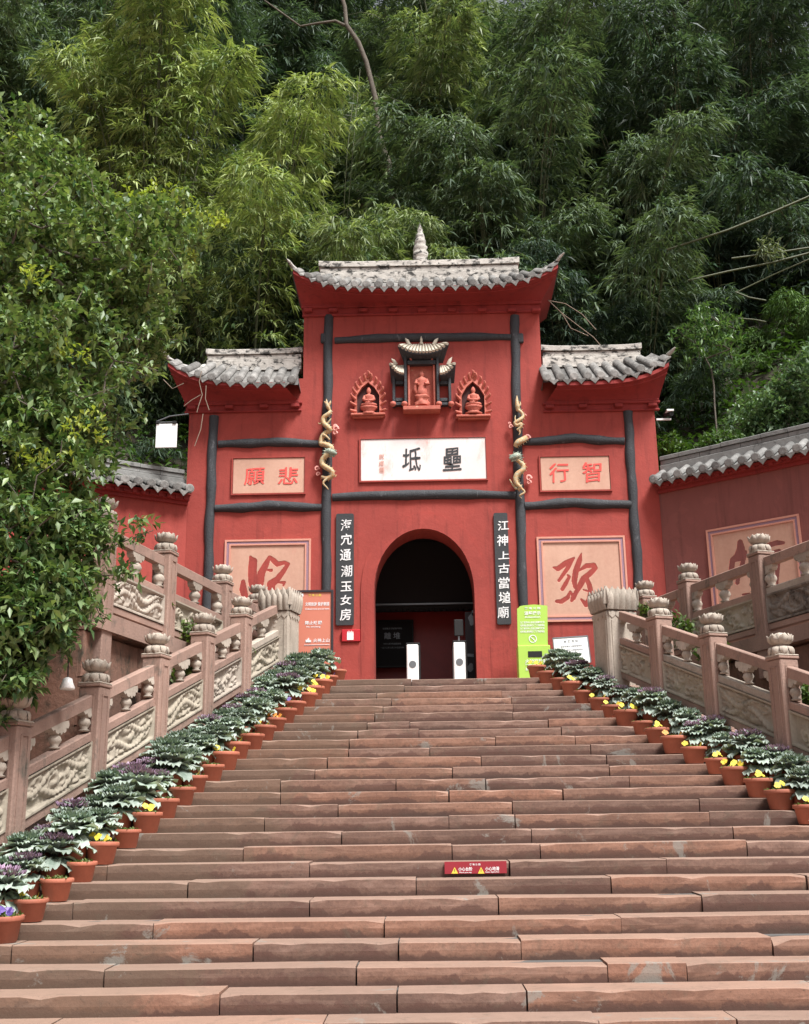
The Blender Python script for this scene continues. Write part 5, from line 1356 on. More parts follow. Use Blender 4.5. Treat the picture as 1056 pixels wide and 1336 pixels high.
# white information board, leaning
a, c = onY(725, 866, 1.2), onY(770, 829, 1.2)
t = thing('information_board', 'white printed information board leaning by the wall behind the right flower pots', 'sign', ((a[0] + c[0]) / 2, 1.2, 0))
Mq = Matrix.Translation(((a[0] + c[0]) / 2, 1.2, a[2])) @ Matrix.Rotation(R(-3), 4, 'Y') @ Matrix.Rotation(R(-8), 4, 'X')
hw, hh = (c[0] - a[0]) / 2, c[2] - a[2]
def loc_box(q, nm, mt):
    g = MB(); g.box(*q, M=Mq); g.build(nm, M[mt], t)
loc_box((-hw, hw, 0, .03, 0, hh), 'sheet', 'white')
for q in ((-hw, hw, -.008, -.001, hh - .02, hh), (-hw, -hw + .015, -.008, -.001, 0, hh), (hw - .015, hw, -.008, -.001, 0, hh)): loc_box(q, 'edge_strip', 'steel')
for s in (-1, 1): loc_box((s * hw * .8 - .012, s * hw * .8 + .012, .032, .06, -a[2] - .05, hh * .5), 'leg', 'steel')
for k, zz, wd in (('w1', .82, .8), ('w2', .64, 1.2), ('w2', .5, 1.25)):
    me, mw, mh = TXT[k]; me = me.copy(); me.materials.clear(); sc = wd * hw / mw
    link('lettering', me, M['steel'], t, Mq @ Matrix.Translation((0, -.003, hh * zz)) @ Matrix.Rotation(math.pi / 2, 4, 'X') @ Matrix.Scale(sc, 4) @ Matrix.Diagonal((1, 1, .1, 1)))
# small red plate beside the arch
t, x0, x1, z0, z1 = board('wall_plate', 'small crimson plate with a white square, under the left couplet board', 'sign', (446, 837), (470, 821), YF - .06, 'sign_red', th=.06)
a, c = onY(453, 835, YF - .064), onY(461.5, 825.5, YF - .064); g = MB(); g.box(a[0], c[0], YF - .066, YF - .058, a[2], c[2])
for i in range(5): g.box(a[0] + (c[0] - a[0]) * (i + .15) / 5 , a[0] + (c[0] - a[0]) * (i + .75) / 5, YF - .066, YF - .058, c[2], c[2] + .022 + .012 * (i % 2))
g.build('white_square', M['white'], t)
# warning strip stuck on a riser
yS = (7 - 25) * SD - .016; a, c = onY(580.5, 1141, yS), onY(661, 1122.5, yS)
t = thing('warning_sticker', 'dark red warning strip with two yellow triangles stuck on a step', 'sticker', ((a[0] + c[0]) / 2, yS, a[2]))
g = MB(); g.box(a[0], c[0], yS - .003, yS + .02, a[2] + .004, c[2] - .008); g.build('strip', M['sticker'], t)
sS = (yS + 18.95) / FPX * 1.03
for px in (593.5, 628): 
    p = onY(px, 1136, yS - .006); g = MB(); g.prism([(p[0] - 4 * sS, p[2] - 3.5 * sS), (p[0] + 4 * sS, p[2] - 3.5 * sS), (p[0], p[2] + 4 * sS)], yS - .006, yS - .002); g.build('triangle_mark', M['yellow'], t)
    g = MB(); g.box(p[0] - .35 * sS, p[0] + .35 * sS, yS - .008, yS - .005, p[2] - 1.2 * sS, p[2] + 1.8 * sS); g.build('exclamation_mark', M['ink'], t)
for k, px, py, wp, hp in (('s1', 607.5, 1134, 17, 4.6), ('s2', 642.5, 1133.5, 17, 4.6), ('s3', 607.5, 1138.6, 15, 2), ('s4', 642.5, 1138, 17, 2), ('a8', 620, 1128, 13, 2.4)):
    p = onY(px, py, yS - .004); write(k, 'lettering', M['paint_white'], t, p[0], yS - .004, p[2], width=wp * sS, height=hp * sS, depth=.1)
# hanging white board on the left, camera on the right
Yh = YF - .45
t = thing('hanging_board', 'small white board hanging from a thin bracket left of the gate', 'sign', tuple(onY(217, 585, Yh)))
a, c = onY(202.5, 584, Yh), onY(231.5, 552.5, Yh); g = MB(); g.box(a[0], c[0], Yh, Yh + .03, a[2], c[2], ch=.005); g.build('white_sheet', M['white'], t)
for px in (206, 228): q = onY(px, 551, Yh); g = MB(); g.box(q[0] - .035, q[0] + .035, Yh - .02, Yh + .05, q[2] - .03, q[2] + .025, ch=.006); g.build('clip', M['black'], t)
g = MB(); g.tube([onY(204, 550, Yh), onY(212, 547, Yh), onY(222, 543, Yh), onY(246, 540, Yh)], .014, 6); g.tube([onY(205, 551, Yh), onY(229, 550.5, Yh)], .010, 6); g.build('bracket_arm', M['steel'], t)
t = thing('security_camera', 'white arm with a small dark camera at the right corner of the gate', 'camera', tuple(onY(866, 542, YF + .2)))
g = MB(); a, c = onY(857, 548, YF + .2), onY(876, 545.5, YF + .2); g.box(a[0], c[0], YF + .2, YF + .24, a[2], c[2]); g.build('bracket_arm', M['white'], t)
g = MB(); q = onY(872, 540, YF + .2); g.tube([q + np.array([.05, -.09, -.03]), q + np.array([0, .02, .0]), q + np.array([-.03, .10, .02])], [.045, .05, .045], 10); g.build('camera_body', M['black'], t)
g = MB(); a, c = onY(869, 538.5, YF + .18), onY(878, 535.8, YF + .18); g.box(a[0], c[0], YF + .08, YF + .3, a[2], c[2], ch=.006); g.build('sun_shield', M['white'], t)
# ================================================================== plants
RG = np.random.default_rng(21)
def np_mesh(name, V, Q, tone, mat, smooth=False):
    me = bpy.data.meshes.new(name); n, m, k = len(V), len(Q), Q.shape[1]
    me.vertices.add(n); me.vertices.foreach_set('co', V.astype(np.float32).ravel())
    me.loops.add(m * k); me.loops.foreach_set('vertex_index', Q.astype(np.int32).ravel())
    me.polygons.add(m); me.polygons.foreach_set('loop_start', np.arange(m, dtype=np.int32) * k)
    me.polygons.foreach_set('loop_total', np.full(m, k, np.int32))
    a = me.attributes.new('tone', 'FLOAT', 'FACE'); a.data.foreach_set('value', tone.astype(np.float32))
    me.update(calc_edges=True); me.materials.append(mat); return me
def unit(v): return v / (np.linalg.norm(v, axis=-1, keepdims=True) + 1e-9)
def leaves(P, D, L, W, droop, tone, fold=.18, seg=1):
    """leaf blades: base P, direction D, length L, width W; 2 quads (folded on the midrib) per leaf"""
    n = len(P); D = unit(D)
    up = np.tile([0., 0, 1], (n, 1)) + RG.normal(0, .35, (n, 3))
    S = unit(np.cross(D, up)); N = np.cross(S, D)
    dn = np.array([0, 0, -1.])
    L, W, droop = L[:, None], W[:, None], droop[:, None]
    mid = P + D * L * .45 + N * L * .03
    a = mid + S * W * .5 + N * W * fold; b = mid - S * W * .5 + N * W * fold
    tip = P + D * L + dn * L * droop
    mm = mid - N * W * .0
    V = np.stack([P, a, tip, b, mm], 1).reshape(-1, 3)
    k = np.arange(n) * 5
    Q = np.concatenate([np.stack([k, k + 1, k + 2, k + 4], 1), np.stack([k, k + 4, k + 2, k + 3], 1)]) if fold > .05 else np.stack([k, k + 1, k + 2, k + 3], 1)
    T = np.concatenate([tone, tone]) if fold > .05 else tone
    return V, Q, T
def bamboo_mesh(seed, nc=8, nsp=430, H=11.0, spread=1.5, reach=3.2, name='bamboo_foliage', t0=.22, pr=1.0):
    """a clump of arching plumes: each is a few culms whose hanging sprays gather into one drooping mass"""
    global RG
    RG = np.random.default_rng(seed); PP, DD, TT = [], [], []; culms = []
    for c in range(nc):
        az = 2 * math.pi * (c + RG.uniform(-.35, .35)) / nc; h = H * (RG.uniform(.50, 1.03) if c else 1.03); R_ = reach * (RG.uniform(.35, 1.1) if c else .25)
        b = np.array([math.cos(az), math.sin(az), 0]) * spread * RG.uniform(.1, 1); o = np.array([math.cos(az), math.sin(az), 0])
        def path(t): return b + o[None] * (R_ * t[:, None] ** 2.1) + np.array([0, 0, 1])[None] * (h * (1.50 * t - .57 * t ** 3))[:, None]
        for k in range(3):
            w_ = RG.normal(0, .25, (1, 3)) * np.array([1, 1, .2]); tt = np.linspace(0, 1, 12); culms.append(path(tt) + w_ * tt[:, None] * 1.6)
        t = t0 + (1 - t0) * RG.uniform(0, 1, nsp) ** .75; p = path(t); u = (t - t0) / (1 - t0)
        r = pr * (.55 + .75 * np.sin(np.clip(u * .85 + .12, 0, 1) * math.pi)) * (.85 + .3 * np.sin(u * 17 + c * 2) * .5)
        th = RG.uniform(0, 2 * math.pi, nsp); lob = 1 + .22 * np.sin(th * 3 + u * 9 + c) ; q_ = RG.uniform(.35, 1, nsp) ** .5
        out = np.stack([np.cos(th), np.sin(th), np.zeros(nsp)], 1)
        q = p + out * (r * lob * q_)[:, None] + np.array([0, 0, -1.])[None] * (r * q_ ** 2 * .75)[:, None] + RG.normal(0, .10, (nsp, 3))
        # sprays bunch on twigs
        q = q + (q[RG.integers(0, nsp // 6, nsp) * 6] - q) * 0
        d = out * .75 + o[None] * .2 + np.array([0, 0, -.40])[None] + RG.normal(0, .20, (nsp, 3))
        PP.append(q); DD.append(unit(d)); TT.append(np.clip(.45 + RG.normal(0, .2, nsp), 0, 1))
    P, D, T = np.concatenate(PP), np.concatenate(DD), np.concatenate(TT)
    nl = 7; n = len(P)
    S = unit(np.cross(D, np.array([0, 0, 1.]))); N = np.cross(S, D)
    f = (np.linspace(-1, 1, nl)[None] + RG.normal(0, .18, (n, nl))) * 1.05
    e = RG.normal(0, .30, (n, nl))
    dirs = D[:, None] * np.cos(f)[..., None] + S[:, None] * np.sin(f)[..., None] + N[:, None] * e[..., None]
    base = P[:, None] + D[:, None] * RG.uniform(-.09, .06, (n, nl))[..., None] + S[:, None] * (RG.normal(0, .025, (n, nl)))[..., None]
    L = RG.uniform(.26, .47, (n, nl)) * (1 - .22 * np.abs(f)); W = L * RG.uniform(.11, .15, (n, nl))
    tone = np.clip(T[:, None] + RG.normal(0, .10, (n, nl)), 0, 1)
    V, Q, TO = leaves(base.reshape(-1, 3), dirs.reshape(-1, 3), L.ravel(), W.ravel(), RG.uniform(.05, .45, n * nl), tone.ravel(), fold=0)
    me = np_mesh(name, V, Q, TO, M['bamboo_leaf'])
    g = MB()
    for p in culms: g.tube(p, list(np.linspace(.035, .008, len(p))), 5, caps=False)
    cm = g.mesh('culms'); cm.materials.append(M['culm'])
    return me, cm
BAM = [bamboo_mesh(31, 8, 480), bamboo_mesh(57, 7, 540, 11, 1.2, 3.6, pr=1.15), bamboo_mesh(83, 10, 400, 11, 1.8, 2.6, pr=.9)]
def place_bamboo(px, py, Y, variant, tint, label, sc=1.0, rot=0.0, H=11.0, group='bamboo clumps on the hillside', src=BAM, zoff=0):
    """crown top appears about (px, py) in the photograph; clump stands at depth Y"""
    p = onY(px, py, Y); s = sc
    z = p[2] - H * s * .93
    Mx = Matrix.Translation((p[0], Y, z)) @ Matrix.Rotation(rot, 4, 'Z') @ Matrix.Scale(s, 4)
    e = bpy.data.objects.new('bamboo_clump', None); COL.objects.link(e); e.matrix_basis = Mx; WM[e.name] = Mx
    tag(e, label, 'bamboo', group)
    fm, cm = src[variant % len(src)]
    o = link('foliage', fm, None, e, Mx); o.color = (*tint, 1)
    link('culms', cm, None, e, Mx)
    return e
Gd, Gm, Gy, Gb, Gdd = (.52, .66, .70), (.82, .95, .90), (2.0, 2.0, 1.3), (1.45, 1.5, 1.15), (.32, .44, .50)  # clump tints: leaf greens, with sun and shade put in as brightness
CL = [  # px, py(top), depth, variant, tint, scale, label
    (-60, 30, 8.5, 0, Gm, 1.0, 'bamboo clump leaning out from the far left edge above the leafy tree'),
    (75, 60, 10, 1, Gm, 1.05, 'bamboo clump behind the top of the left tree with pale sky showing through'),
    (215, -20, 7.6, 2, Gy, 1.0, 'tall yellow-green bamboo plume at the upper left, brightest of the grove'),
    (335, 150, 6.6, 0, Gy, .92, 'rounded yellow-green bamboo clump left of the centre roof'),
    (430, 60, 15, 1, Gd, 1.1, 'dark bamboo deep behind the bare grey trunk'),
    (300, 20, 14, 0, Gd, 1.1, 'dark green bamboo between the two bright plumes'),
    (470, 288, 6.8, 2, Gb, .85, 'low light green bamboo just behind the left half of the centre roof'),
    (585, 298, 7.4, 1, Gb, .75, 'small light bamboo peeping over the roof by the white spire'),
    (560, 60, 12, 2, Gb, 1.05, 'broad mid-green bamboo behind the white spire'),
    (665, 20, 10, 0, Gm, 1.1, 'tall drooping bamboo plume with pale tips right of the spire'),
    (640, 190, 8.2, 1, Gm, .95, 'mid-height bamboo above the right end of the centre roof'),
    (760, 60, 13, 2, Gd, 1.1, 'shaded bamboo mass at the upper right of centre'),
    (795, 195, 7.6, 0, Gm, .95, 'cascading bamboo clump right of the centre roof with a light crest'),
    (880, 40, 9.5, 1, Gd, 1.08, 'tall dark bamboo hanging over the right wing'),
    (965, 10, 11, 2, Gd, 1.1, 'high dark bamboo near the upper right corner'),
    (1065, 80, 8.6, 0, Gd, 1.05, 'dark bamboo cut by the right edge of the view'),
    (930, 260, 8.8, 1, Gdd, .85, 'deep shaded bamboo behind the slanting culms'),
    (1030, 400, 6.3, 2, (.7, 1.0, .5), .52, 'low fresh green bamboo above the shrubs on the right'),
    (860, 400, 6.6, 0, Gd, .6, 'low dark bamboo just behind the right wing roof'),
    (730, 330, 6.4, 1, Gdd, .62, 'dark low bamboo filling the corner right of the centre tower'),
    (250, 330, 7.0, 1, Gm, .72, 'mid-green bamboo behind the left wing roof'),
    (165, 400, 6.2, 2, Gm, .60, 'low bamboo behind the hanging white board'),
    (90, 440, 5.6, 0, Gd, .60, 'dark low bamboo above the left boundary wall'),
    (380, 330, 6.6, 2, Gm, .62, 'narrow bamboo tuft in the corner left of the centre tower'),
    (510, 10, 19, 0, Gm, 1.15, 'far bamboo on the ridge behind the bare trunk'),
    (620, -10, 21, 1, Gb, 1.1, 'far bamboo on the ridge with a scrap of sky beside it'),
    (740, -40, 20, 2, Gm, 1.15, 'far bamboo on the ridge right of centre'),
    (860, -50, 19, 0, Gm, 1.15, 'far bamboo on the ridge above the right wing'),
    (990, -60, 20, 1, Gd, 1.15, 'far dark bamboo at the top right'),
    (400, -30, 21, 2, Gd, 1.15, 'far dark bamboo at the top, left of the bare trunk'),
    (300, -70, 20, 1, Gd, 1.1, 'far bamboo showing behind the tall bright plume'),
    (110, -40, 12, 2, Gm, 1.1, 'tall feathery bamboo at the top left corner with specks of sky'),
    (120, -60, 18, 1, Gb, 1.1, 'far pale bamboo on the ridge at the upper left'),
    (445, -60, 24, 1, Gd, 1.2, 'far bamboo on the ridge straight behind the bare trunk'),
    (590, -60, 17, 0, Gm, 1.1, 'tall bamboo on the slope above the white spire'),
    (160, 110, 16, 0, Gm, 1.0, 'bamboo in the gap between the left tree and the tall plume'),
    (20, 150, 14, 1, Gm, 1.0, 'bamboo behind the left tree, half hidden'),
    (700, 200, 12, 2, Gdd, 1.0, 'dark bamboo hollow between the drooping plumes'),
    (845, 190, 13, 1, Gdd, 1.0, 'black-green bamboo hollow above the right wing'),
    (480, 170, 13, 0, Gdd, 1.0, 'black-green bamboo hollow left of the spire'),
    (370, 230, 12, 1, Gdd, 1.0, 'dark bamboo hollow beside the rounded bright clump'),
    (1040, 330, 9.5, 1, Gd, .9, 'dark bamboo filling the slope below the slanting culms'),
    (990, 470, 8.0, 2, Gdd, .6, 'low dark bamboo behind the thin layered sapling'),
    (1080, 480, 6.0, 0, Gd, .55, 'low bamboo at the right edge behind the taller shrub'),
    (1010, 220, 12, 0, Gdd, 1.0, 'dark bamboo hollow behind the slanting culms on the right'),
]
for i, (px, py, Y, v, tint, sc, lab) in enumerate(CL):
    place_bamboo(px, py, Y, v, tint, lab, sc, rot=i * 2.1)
# a second, shadowy rank low on the slope so no bare hill shows between the clumps
def undergrowth():
    global RG
    RG = np.random.default_rng(5); n = 60000
    x = np.where(RG.uniform(0, 1, n) < .4, RG.uniform(4, 14, n), RG.uniform(-14, 14, n)); s = RG.uniform(0, 1, n) ** 1.6 * 20
    yl = np.where(np.abs(x) > 4.6, 2.5 - (np.abs(x) - 4.6) * .78, 2.5); yl = np.where(np.abs(x) < 3.3, 2.8 + 4.9, yl)
    s2 = s + np.where(np.abs(x) < 3.3, 4.9, 0)
    z = 3.1 + .82 * s2 + .2 * np.sin(x * 2.1 + s * 1.7) + RG.uniform(0, .75, n) ** 1.5
    P = np.stack([x, yl + s + .3, z], 1)
    D = unit(np.stack([RG.normal(0, 1, n), RG.normal(-.5, .8, n), RG.normal(-.05, .5, n)], 1))
    V, Q, T = leaves(P, D, RG.uniform(.12, .34, n), RG.uniform(.04, .11, n), RG.uniform(0, .4, n), RG.uniform(.0, .6, n), fold=0)
    o = link('undergrowth', np_mesh('undergrowth', V, Q, T, M['herb']), None); o.color = (.6, .75, .6, 1)
    tag(o, 'low dark undergrowth covering the hillside behind the walls', 'undergrowth', kind='stuff')
undergrowth()

# ---- broadleaf trees: limbs grown towards points in the crown
def skeleton(root, pts, order_from, step=.35, r0=.09, r1=.004):
    """connect each crown point to its nearest branch node; returns tubes"""
    nodes = [np.array(p, float) for p in root]; par = list(range(-1, len(root) - 1)); cnt = [0] * len(nodes)
    pts = sorted(pts, key=lambda p: np.linalg.norm(p - order_from)); tips = []
    for p in pts:
        A = np.array(nodes); d = np.linalg.norm(A - p, axis=1) ; j = int(np.argmin(d + .25 * np.linalg.norm(A - nodes[0], axis=1) * 0))
        L = d[j]; k = max(1, int(L / step)); prev = j; a = nodes[j]
        for i in range(1, k + 1):
            q = a + (p - a) * i / k; q = q + (RG.normal(0, .04, 3) * min(L, 1) if i < k else 0) + np.array([0, 0, .05 * math.sin(math.pi * i / k) * L])
            nodes.append(q); par.append(prev); cnt.append(0); prev = len(nodes) - 1
        tips.append(prev)
    for t in tips:
        j = t
        while j >= 0: cnt[j] += 1; j = par[j]
    mx = max(cnt); rad = [max(r1, r0 * (c / mx) ** .5) for c in cnt]
    return nodes, par, rad, tips
def skel_mesh(nodes, par, rad, name='branches', n=5, rmin=0):
    V, F = [], []; 
    for i, p in enumerate(par):
        if p < 0 or rad[i] < rmin: continue
        a, b = nodes[p], nodes[i]; t = b - a; L = np.linalg.norm(t)
        if L < 1e-5: continue
        t /= L; s = np.cross(t, [0, 0, 1] if abs(t[2]) < .9 else [1, 0, 0]); s /= np.linalg.norm(s); u = np.cross(t, s); k0 = len(V)
        for q, r in ((a, min(rad[p], rad[i] * 1.6)), (b, rad[i])):
            for k in range(n): th = 2 * math.pi * k / n; V.append(tuple(q + (s * math.cos(th) + u * math.sin(th)) * r))
        F += [(k0 + k, k0 + (k + 1) % n, k0 + n + (k + 1) % n, k0 + n + k) for k in range(n)]
    me = bpy.data.meshes.new(name); me.from_pydata(V, [], F); me.polygons.foreach_set('use_smooth', [True] * len(F)); return me
def leafy(tips, dirs, per, L0, mat, name, tone0=.35, tspread=.22, ll=(.7, 1.2), wr=(.40, .55), twig=.45, up=.25, fold=.16, tfun=None):
    n = len(tips); k = per
    P = tips[:, None] + (-dirs[:, None] * RG.uniform(-.05, 1, (n, k))[..., None] * twig) + RG.normal(0, .025, (n, k, 3))
    d = dirs[:, None] * .55 + RG.normal(0, .62, (n, k, 3)); d[..., 2] += up * RG.normal(.2, 1, (n, k))
    L = L0 * RG.uniform(*ll, (n, k)); W = L * RG.uniform(*wr, (n, k))
    tt = (tfun(P) if tfun is not None else tone0) + RG.normal(0, tspread, (n, k))
    V, Q, T = leaves(P.reshape(-1, 3), d.reshape(-1, 3), L.ravel(), W.ravel(), RG.uniform(0, .25, n * k), np.clip(tt, 0, 1).ravel(), fold=fold)
    return np_mesh(name, V, Q, T, mat)
def ell_points(n, c, r, shell=.55):
    d = unit(RG.normal(0, 1, (n, 3))); q = RG.uniform(shell ** 3, 1, n) ** (1 / 3)
    # knobbly surface: lobes push the crown in and out
    lob = 1 + .16 * np.sin(d[:, 0] * 6 + 1) * np.cos(d[:, 2] * 7) + .10 * np.sin(d[:, 2] * 13 + d[:, 0] * 9)
    return np.array(c) + d * (q * lob)[:, None] * np.array(r)
RG = np.random.default_rng(77)
def W3(px, py, Y): return np.array(onY(px, py, Y))
def big_left_tree():
    t = thing('broadleaf_tree', 'large glossy-leaved tree filling the left side in front of the boundary wall', 'tree', (-7.2, -5.0, -2.2))
    balls = [  # (px, py, Y, rx, ry, rz, n)
        (20, 330, -5.6, 1.35, 1.3, 1.15, 420), (130, 350, -5.2, 1.15, 1.2, .95, 380), (60, 480, -6.0, 1.25, 1.2, 1.0, 420), (-60, 420, -5.6, 1.4, 1.4, 1.8, 260),
        (165, 430, -5.0, .62, .8, .6, 170), (205, 300, -4.6, .70, .8, .35, 150), (30, 600, -6.4, .95, 1.0, .70, 340), (95, 560, -6.0, .55, .7, .42, 130),
        (10, 720, -7.0, .95, .9, .75, 420), (60, 790, -7.2, .50, .6, .55, 220), (0, 850, -7.4, .52, .6, .62, 240), (90, 690, -6.8, .45, .5, .28, 100), (-40, 180, -5, 1.2, 1.2, .7, 140), (60, 220, -5.0, .7, .8, .35, 120), (-120, 700, -7, 1.3, 1.2, 2.0, 200)]
    pts = []; 
    for (px, py, Y, rx, ry, rz, n) in balls: pts.append(ell_points(n, W3(px, py, Y), (rx, ry, rz), .35))
    pts = np.concatenate(pts)
    root = [(-7.2, -5.0, -3.0), (-7.1, -5.1, -1.6), (-6.9, -5.2, -.4), (-6.6, -5.3, .8), (-6.2, -5.4, 2.0), (-5.8, -5.4, 3.2), (-5.4, -5.3, 4.2)]
    nodes, par, rad, tips = skeleton(root, list(pts[::3]), np.array(root[2]), r0=.16, r1=.005)
    me = skel_mesh(nodes, par, rad, 'limbs'); me.materials.append(M['bark']); link('trunk', me, None, t)
    c = np.array(root[4]); dirs = unit(unit(pts - c) * .6 + RG.normal(0, .5, pts.shape) + np.array([0, -.15, .1]))
    def tf(P): return .36 + .10 * np.clip((P[..., 2] - 1.5) / 3, -2, 1.5)
    link('crown', leafy(pts, dirs, 15, .125, M['broad_leaf'], 'crown', tfun=tf, twig=.24, tspread=.28), None, t)
    # pale young growth at the shoot tips
    Y = []
    for px, py, Y_, n, r in ((215, 258, -4.4, 34, .30), (262, 285, -4.3, 22, .24), (170, 262, -4.5, 22, .25), (290, 284, -4.2, 8, .08), (25, 182, -5.2, 18, .28), (45, 355, -6.9, 8, .15), (110, 560, -7.0, 12, .25), (60, 590, -7.1, 12, .25), (95, 455, -6.8, 8, .2), (240, 330, -4.4, 8, .15)):
        Y.append(ell_points(n, W3(px, py, Y_), (r * 1.4, r, r * .6), .1))
    Y = np.concatenate(Y); link('young_shoots', leafy(Y, unit(RG.normal(0, .5, Y.shape) + np.array([.2, -.2, .7])), 7, .085, M['young_leaf'], 'young_shoots', twig=.12), None, t)
    return t
big_left_tree()
def spray_branch():
    """the leafy arm reaching over the upper balustrade"""
    t = thing('overhanging_branch', 'dark leafy branch reaching right across the upper left balustrade', 'branch', tuple(W3(60, 800, -6.4)))
    stems = [[W3(40, 790, -6.7), W3(90, 745, -6.6), W3(130, 720, -6.5), W3(165, 705, -6.45), W3(200, 692, -6.4)], [W3(90, 745, -6.6), W3(120, 752, -6.6), W3(150, 750, -6.5), W3(178, 745, -6.5)], [W3(60, 830, -6.7), W3(95, 790, -6.6), W3(115, 770, -6.6), W3(135, 812, -6.6)], [W3(70, 770, -6.6), W3(100, 735, -6.5), W3(128, 700, -6.5), W3(150, 690, -6.5)]]
    g = MB(); tp = []; dr = []
    for s in stems:
        g.tube(s, list(np.linspace(.014, .005, len(s))), 6)
        for a, b in zip(s[:-1], s[1:]):
            for k in range(9): q = a + (b - a) * RG.uniform(); tp.append(q + RG.normal(0, .07, 3)); dr.append(unit((b - a) * 1.0 + RG.normal(0, .35, 3)))
    g.build('stems', M['bark'], t)
    link('leaves', leafy(np.array(tp), unit(np.array(dr)), 7, .12, M['broad_leaf'], 'leaves', tone0=.32, twig=.12, wr=(.33, .45)), None, t)
spray_branch()
def shrub(name, label, cat, c, r, n, L0, mat, per=8, tint=(1, 1, 1), tone=.4, root=None, wr=(.4, .55), group=None, tw=.2):
    t = thing(name, label, cat, root if root is not None else (c[0], c[1], c[2] - r[2]), group=group)
    pts = ell_points(n, c, r, .3); base = np.array(root if root is not None else (c[0], c[1], c[2] - r[2] * 1.1))
    nodes, par, rad, tips = skeleton([base, base * .6 + np.array(c) * .4], list(pts[::3]), base, r0=.02, r1=.004)
    me = skel_mesh(nodes, par, rad, 'stems', 4); me.materials.append(M['bark']); link('stems', me, None, t)
    o = link('leaves', leafy(pts, unit(unit(pts - base) + RG.normal(0, .4, pts.shape)), per, L0, mat, 'leaves', tone0=tone, twig=tw, wr=wr), None, t); o.color = (*tint, 1)
    return t
shrub('shrub', 'grey-green broadleaf shrub rising above the right boundary wall roof', 'shrub', W3(1010, 545, 2.6), (.95, .8, .62), 360, .13, M['broad_leaf'], 10, (.75, .85, 1.1), .5)
shrub('shrub', 'taller leafy shrub at the right edge above the boundary wall', 'shrub', W3(1062, 500, 2.2), (.75, .7, .85), 320, .13, M['broad_leaf'], 10, (.7, .8, 1.05), .5)
shrub('shrub', 'low creeping shrub spilling onto the right wall ridge beside the gate', 'shrub', W3(945, 578, 2.3), (.55, .4, .25), 150, .11, M['herb'], 9, (.75, .9, .9), .5)
shrub('shrub', 'small leafy bush in the corner between gate and right wall', 'shrub', W3(876, 590, 2.6), (.35, .4, .35), 110, .12, M['herb'], 9, (.7, .85, .6), .4)
shrub('feathery_sapling', 'thin layered sapling standing above the right wall left of the shrubs', 'sapling', W3(925, 440, 4.2), (.85, .7, .85), 150, .16, M['broad_leaf'], 9, (.8, .95, .85), .4, root=tuple(W3(938, 590, 3.6)), wr=(.2, .3))
# greenery between the stair rails and the terrace walls
PLN = [('leafy weed with pale veins in the left bed, behind the third rail bay', (245, 822), -2.5, .22, .6), ('small weed showing through the left rail bay nearest the pillar', (318, 842), -1.3, .16, .6), ('weed filling the left rail bay below the block wall', (240, 880), -3.0, .20, .55), ('thin weed growing from the left terrace edge', (205, 790), -3.1, .17, .5),
       ('bright green weed behind the right rail near the pillar', (848, 800), -1.0, .16, .5), ('green tuft behind the right rail below the carved panel', (885, 815), -1.6, .25, .35), ('leafy tuft at the right edge behind the rail', (1048, 905), -4.4, .15, .5), ('dark ivy tuft on the right retaining wall', (925, 850), -2.2, .28, .2)]
for lab, (px, py), Y, r, tone in PLN:
    c = W3(px, py, Y); shrub('weed', lab, 'weed', c, (r, r * .8, r * .9), 34, .11, M['herb'], 6, (1, 1, 1), tone, tw=.08)

# ---- bare trunk, slanting culms, hanging vines
t = thing('bare_tree', 'thin crooked grey trunk with one side limb rising in front of the dark grove', 'tree', tuple(W3(497, 330, 10.5)))
g = MB(); Yt_ = 9.2
g.tube([W3(x, y, Yt_) for x, y in ((525, 330), (515, 262), (508, 215), (494, 175), (490, 128), (478, 80), (468, 55), (452, 32), (450, 8), (440, -25))], [.10, .095, .085, .08, .075, .07, .068, .065, .06, .05], 9); g.build('trunk', M['bark'], t)
g = MB(); g.tube([W3(x, y, Yt_) for x, y in ((450, 33), (438, 27), (415, 30), (392, 34), (370, 18), (345, 0))], [.05, .04, .035, .03, .028, .02], 7); g.build('limb', M['bark'], t)
t = thing('broken_trunk', 'short broken brown trunk leaning in the shade behind the roof', 'tree stump', tuple(W3(505, 305, 8.6)))
g = MB(); g.tube([W3(x, y, 8.4) for x, y in ((466, 248), (470, 262), (481, 280), (496, 298), (520, 315))], [.05, .085, .09, .10, .11], 8); g.build('trunk', M['bark'], t)
for lab, pts, r_ in (('longest yellow bamboo culm slanting up out of the grove on the right', ((870, 326), (950, 300), (1010, 276), (1075, 248)), .028), ('yellow bamboo culm slanting to the right edge, with a leaf tuft above it', ((955, 337), (1010, 330), (1075, 320)), .022), ('green bamboo culm crossing below the leaf tuft', ((898, 366), (950, 354), (1010, 342), (1075, 325)), .025),
                     ('thin lower bamboo culm of the slanting bunch', ((960, 382), (1010, 358), (1075, 330)), .018), ('pale short stick below the slanting culms', ((960, 381), (978, 388), (1000, 392)), .018), ('short broken stick lowest of the slanting bunch', ((960, 415), (985, 417), (1000, 420)), .018)):
    t = thing('slanting_culm', lab, 'bamboo stem', tuple(W3(*pts[0], 4.6)), group=None); g = MB(); W_ = [W3(x, y, 4.4 - i * .1) for i, (x, y) in enumerate(pts)]; g.tube(W_, r_, 7); g.build('stem', M['culm'], t)
    for i, q in enumerate(np.linspace(.1, .9, 6)):
        k = q * (len(W_) - 1); a = W_[int(k)] + (W_[min(int(k) + 1, len(W_) - 1)] - W_[int(k)]) * (k - int(k)); d = unit(W_[-1] - W_[0]); g = MB(); g.tube([a - d * .012, a + d * .012], r_ * 1.22, 7); g.build('node_ring', M['culm'], t)
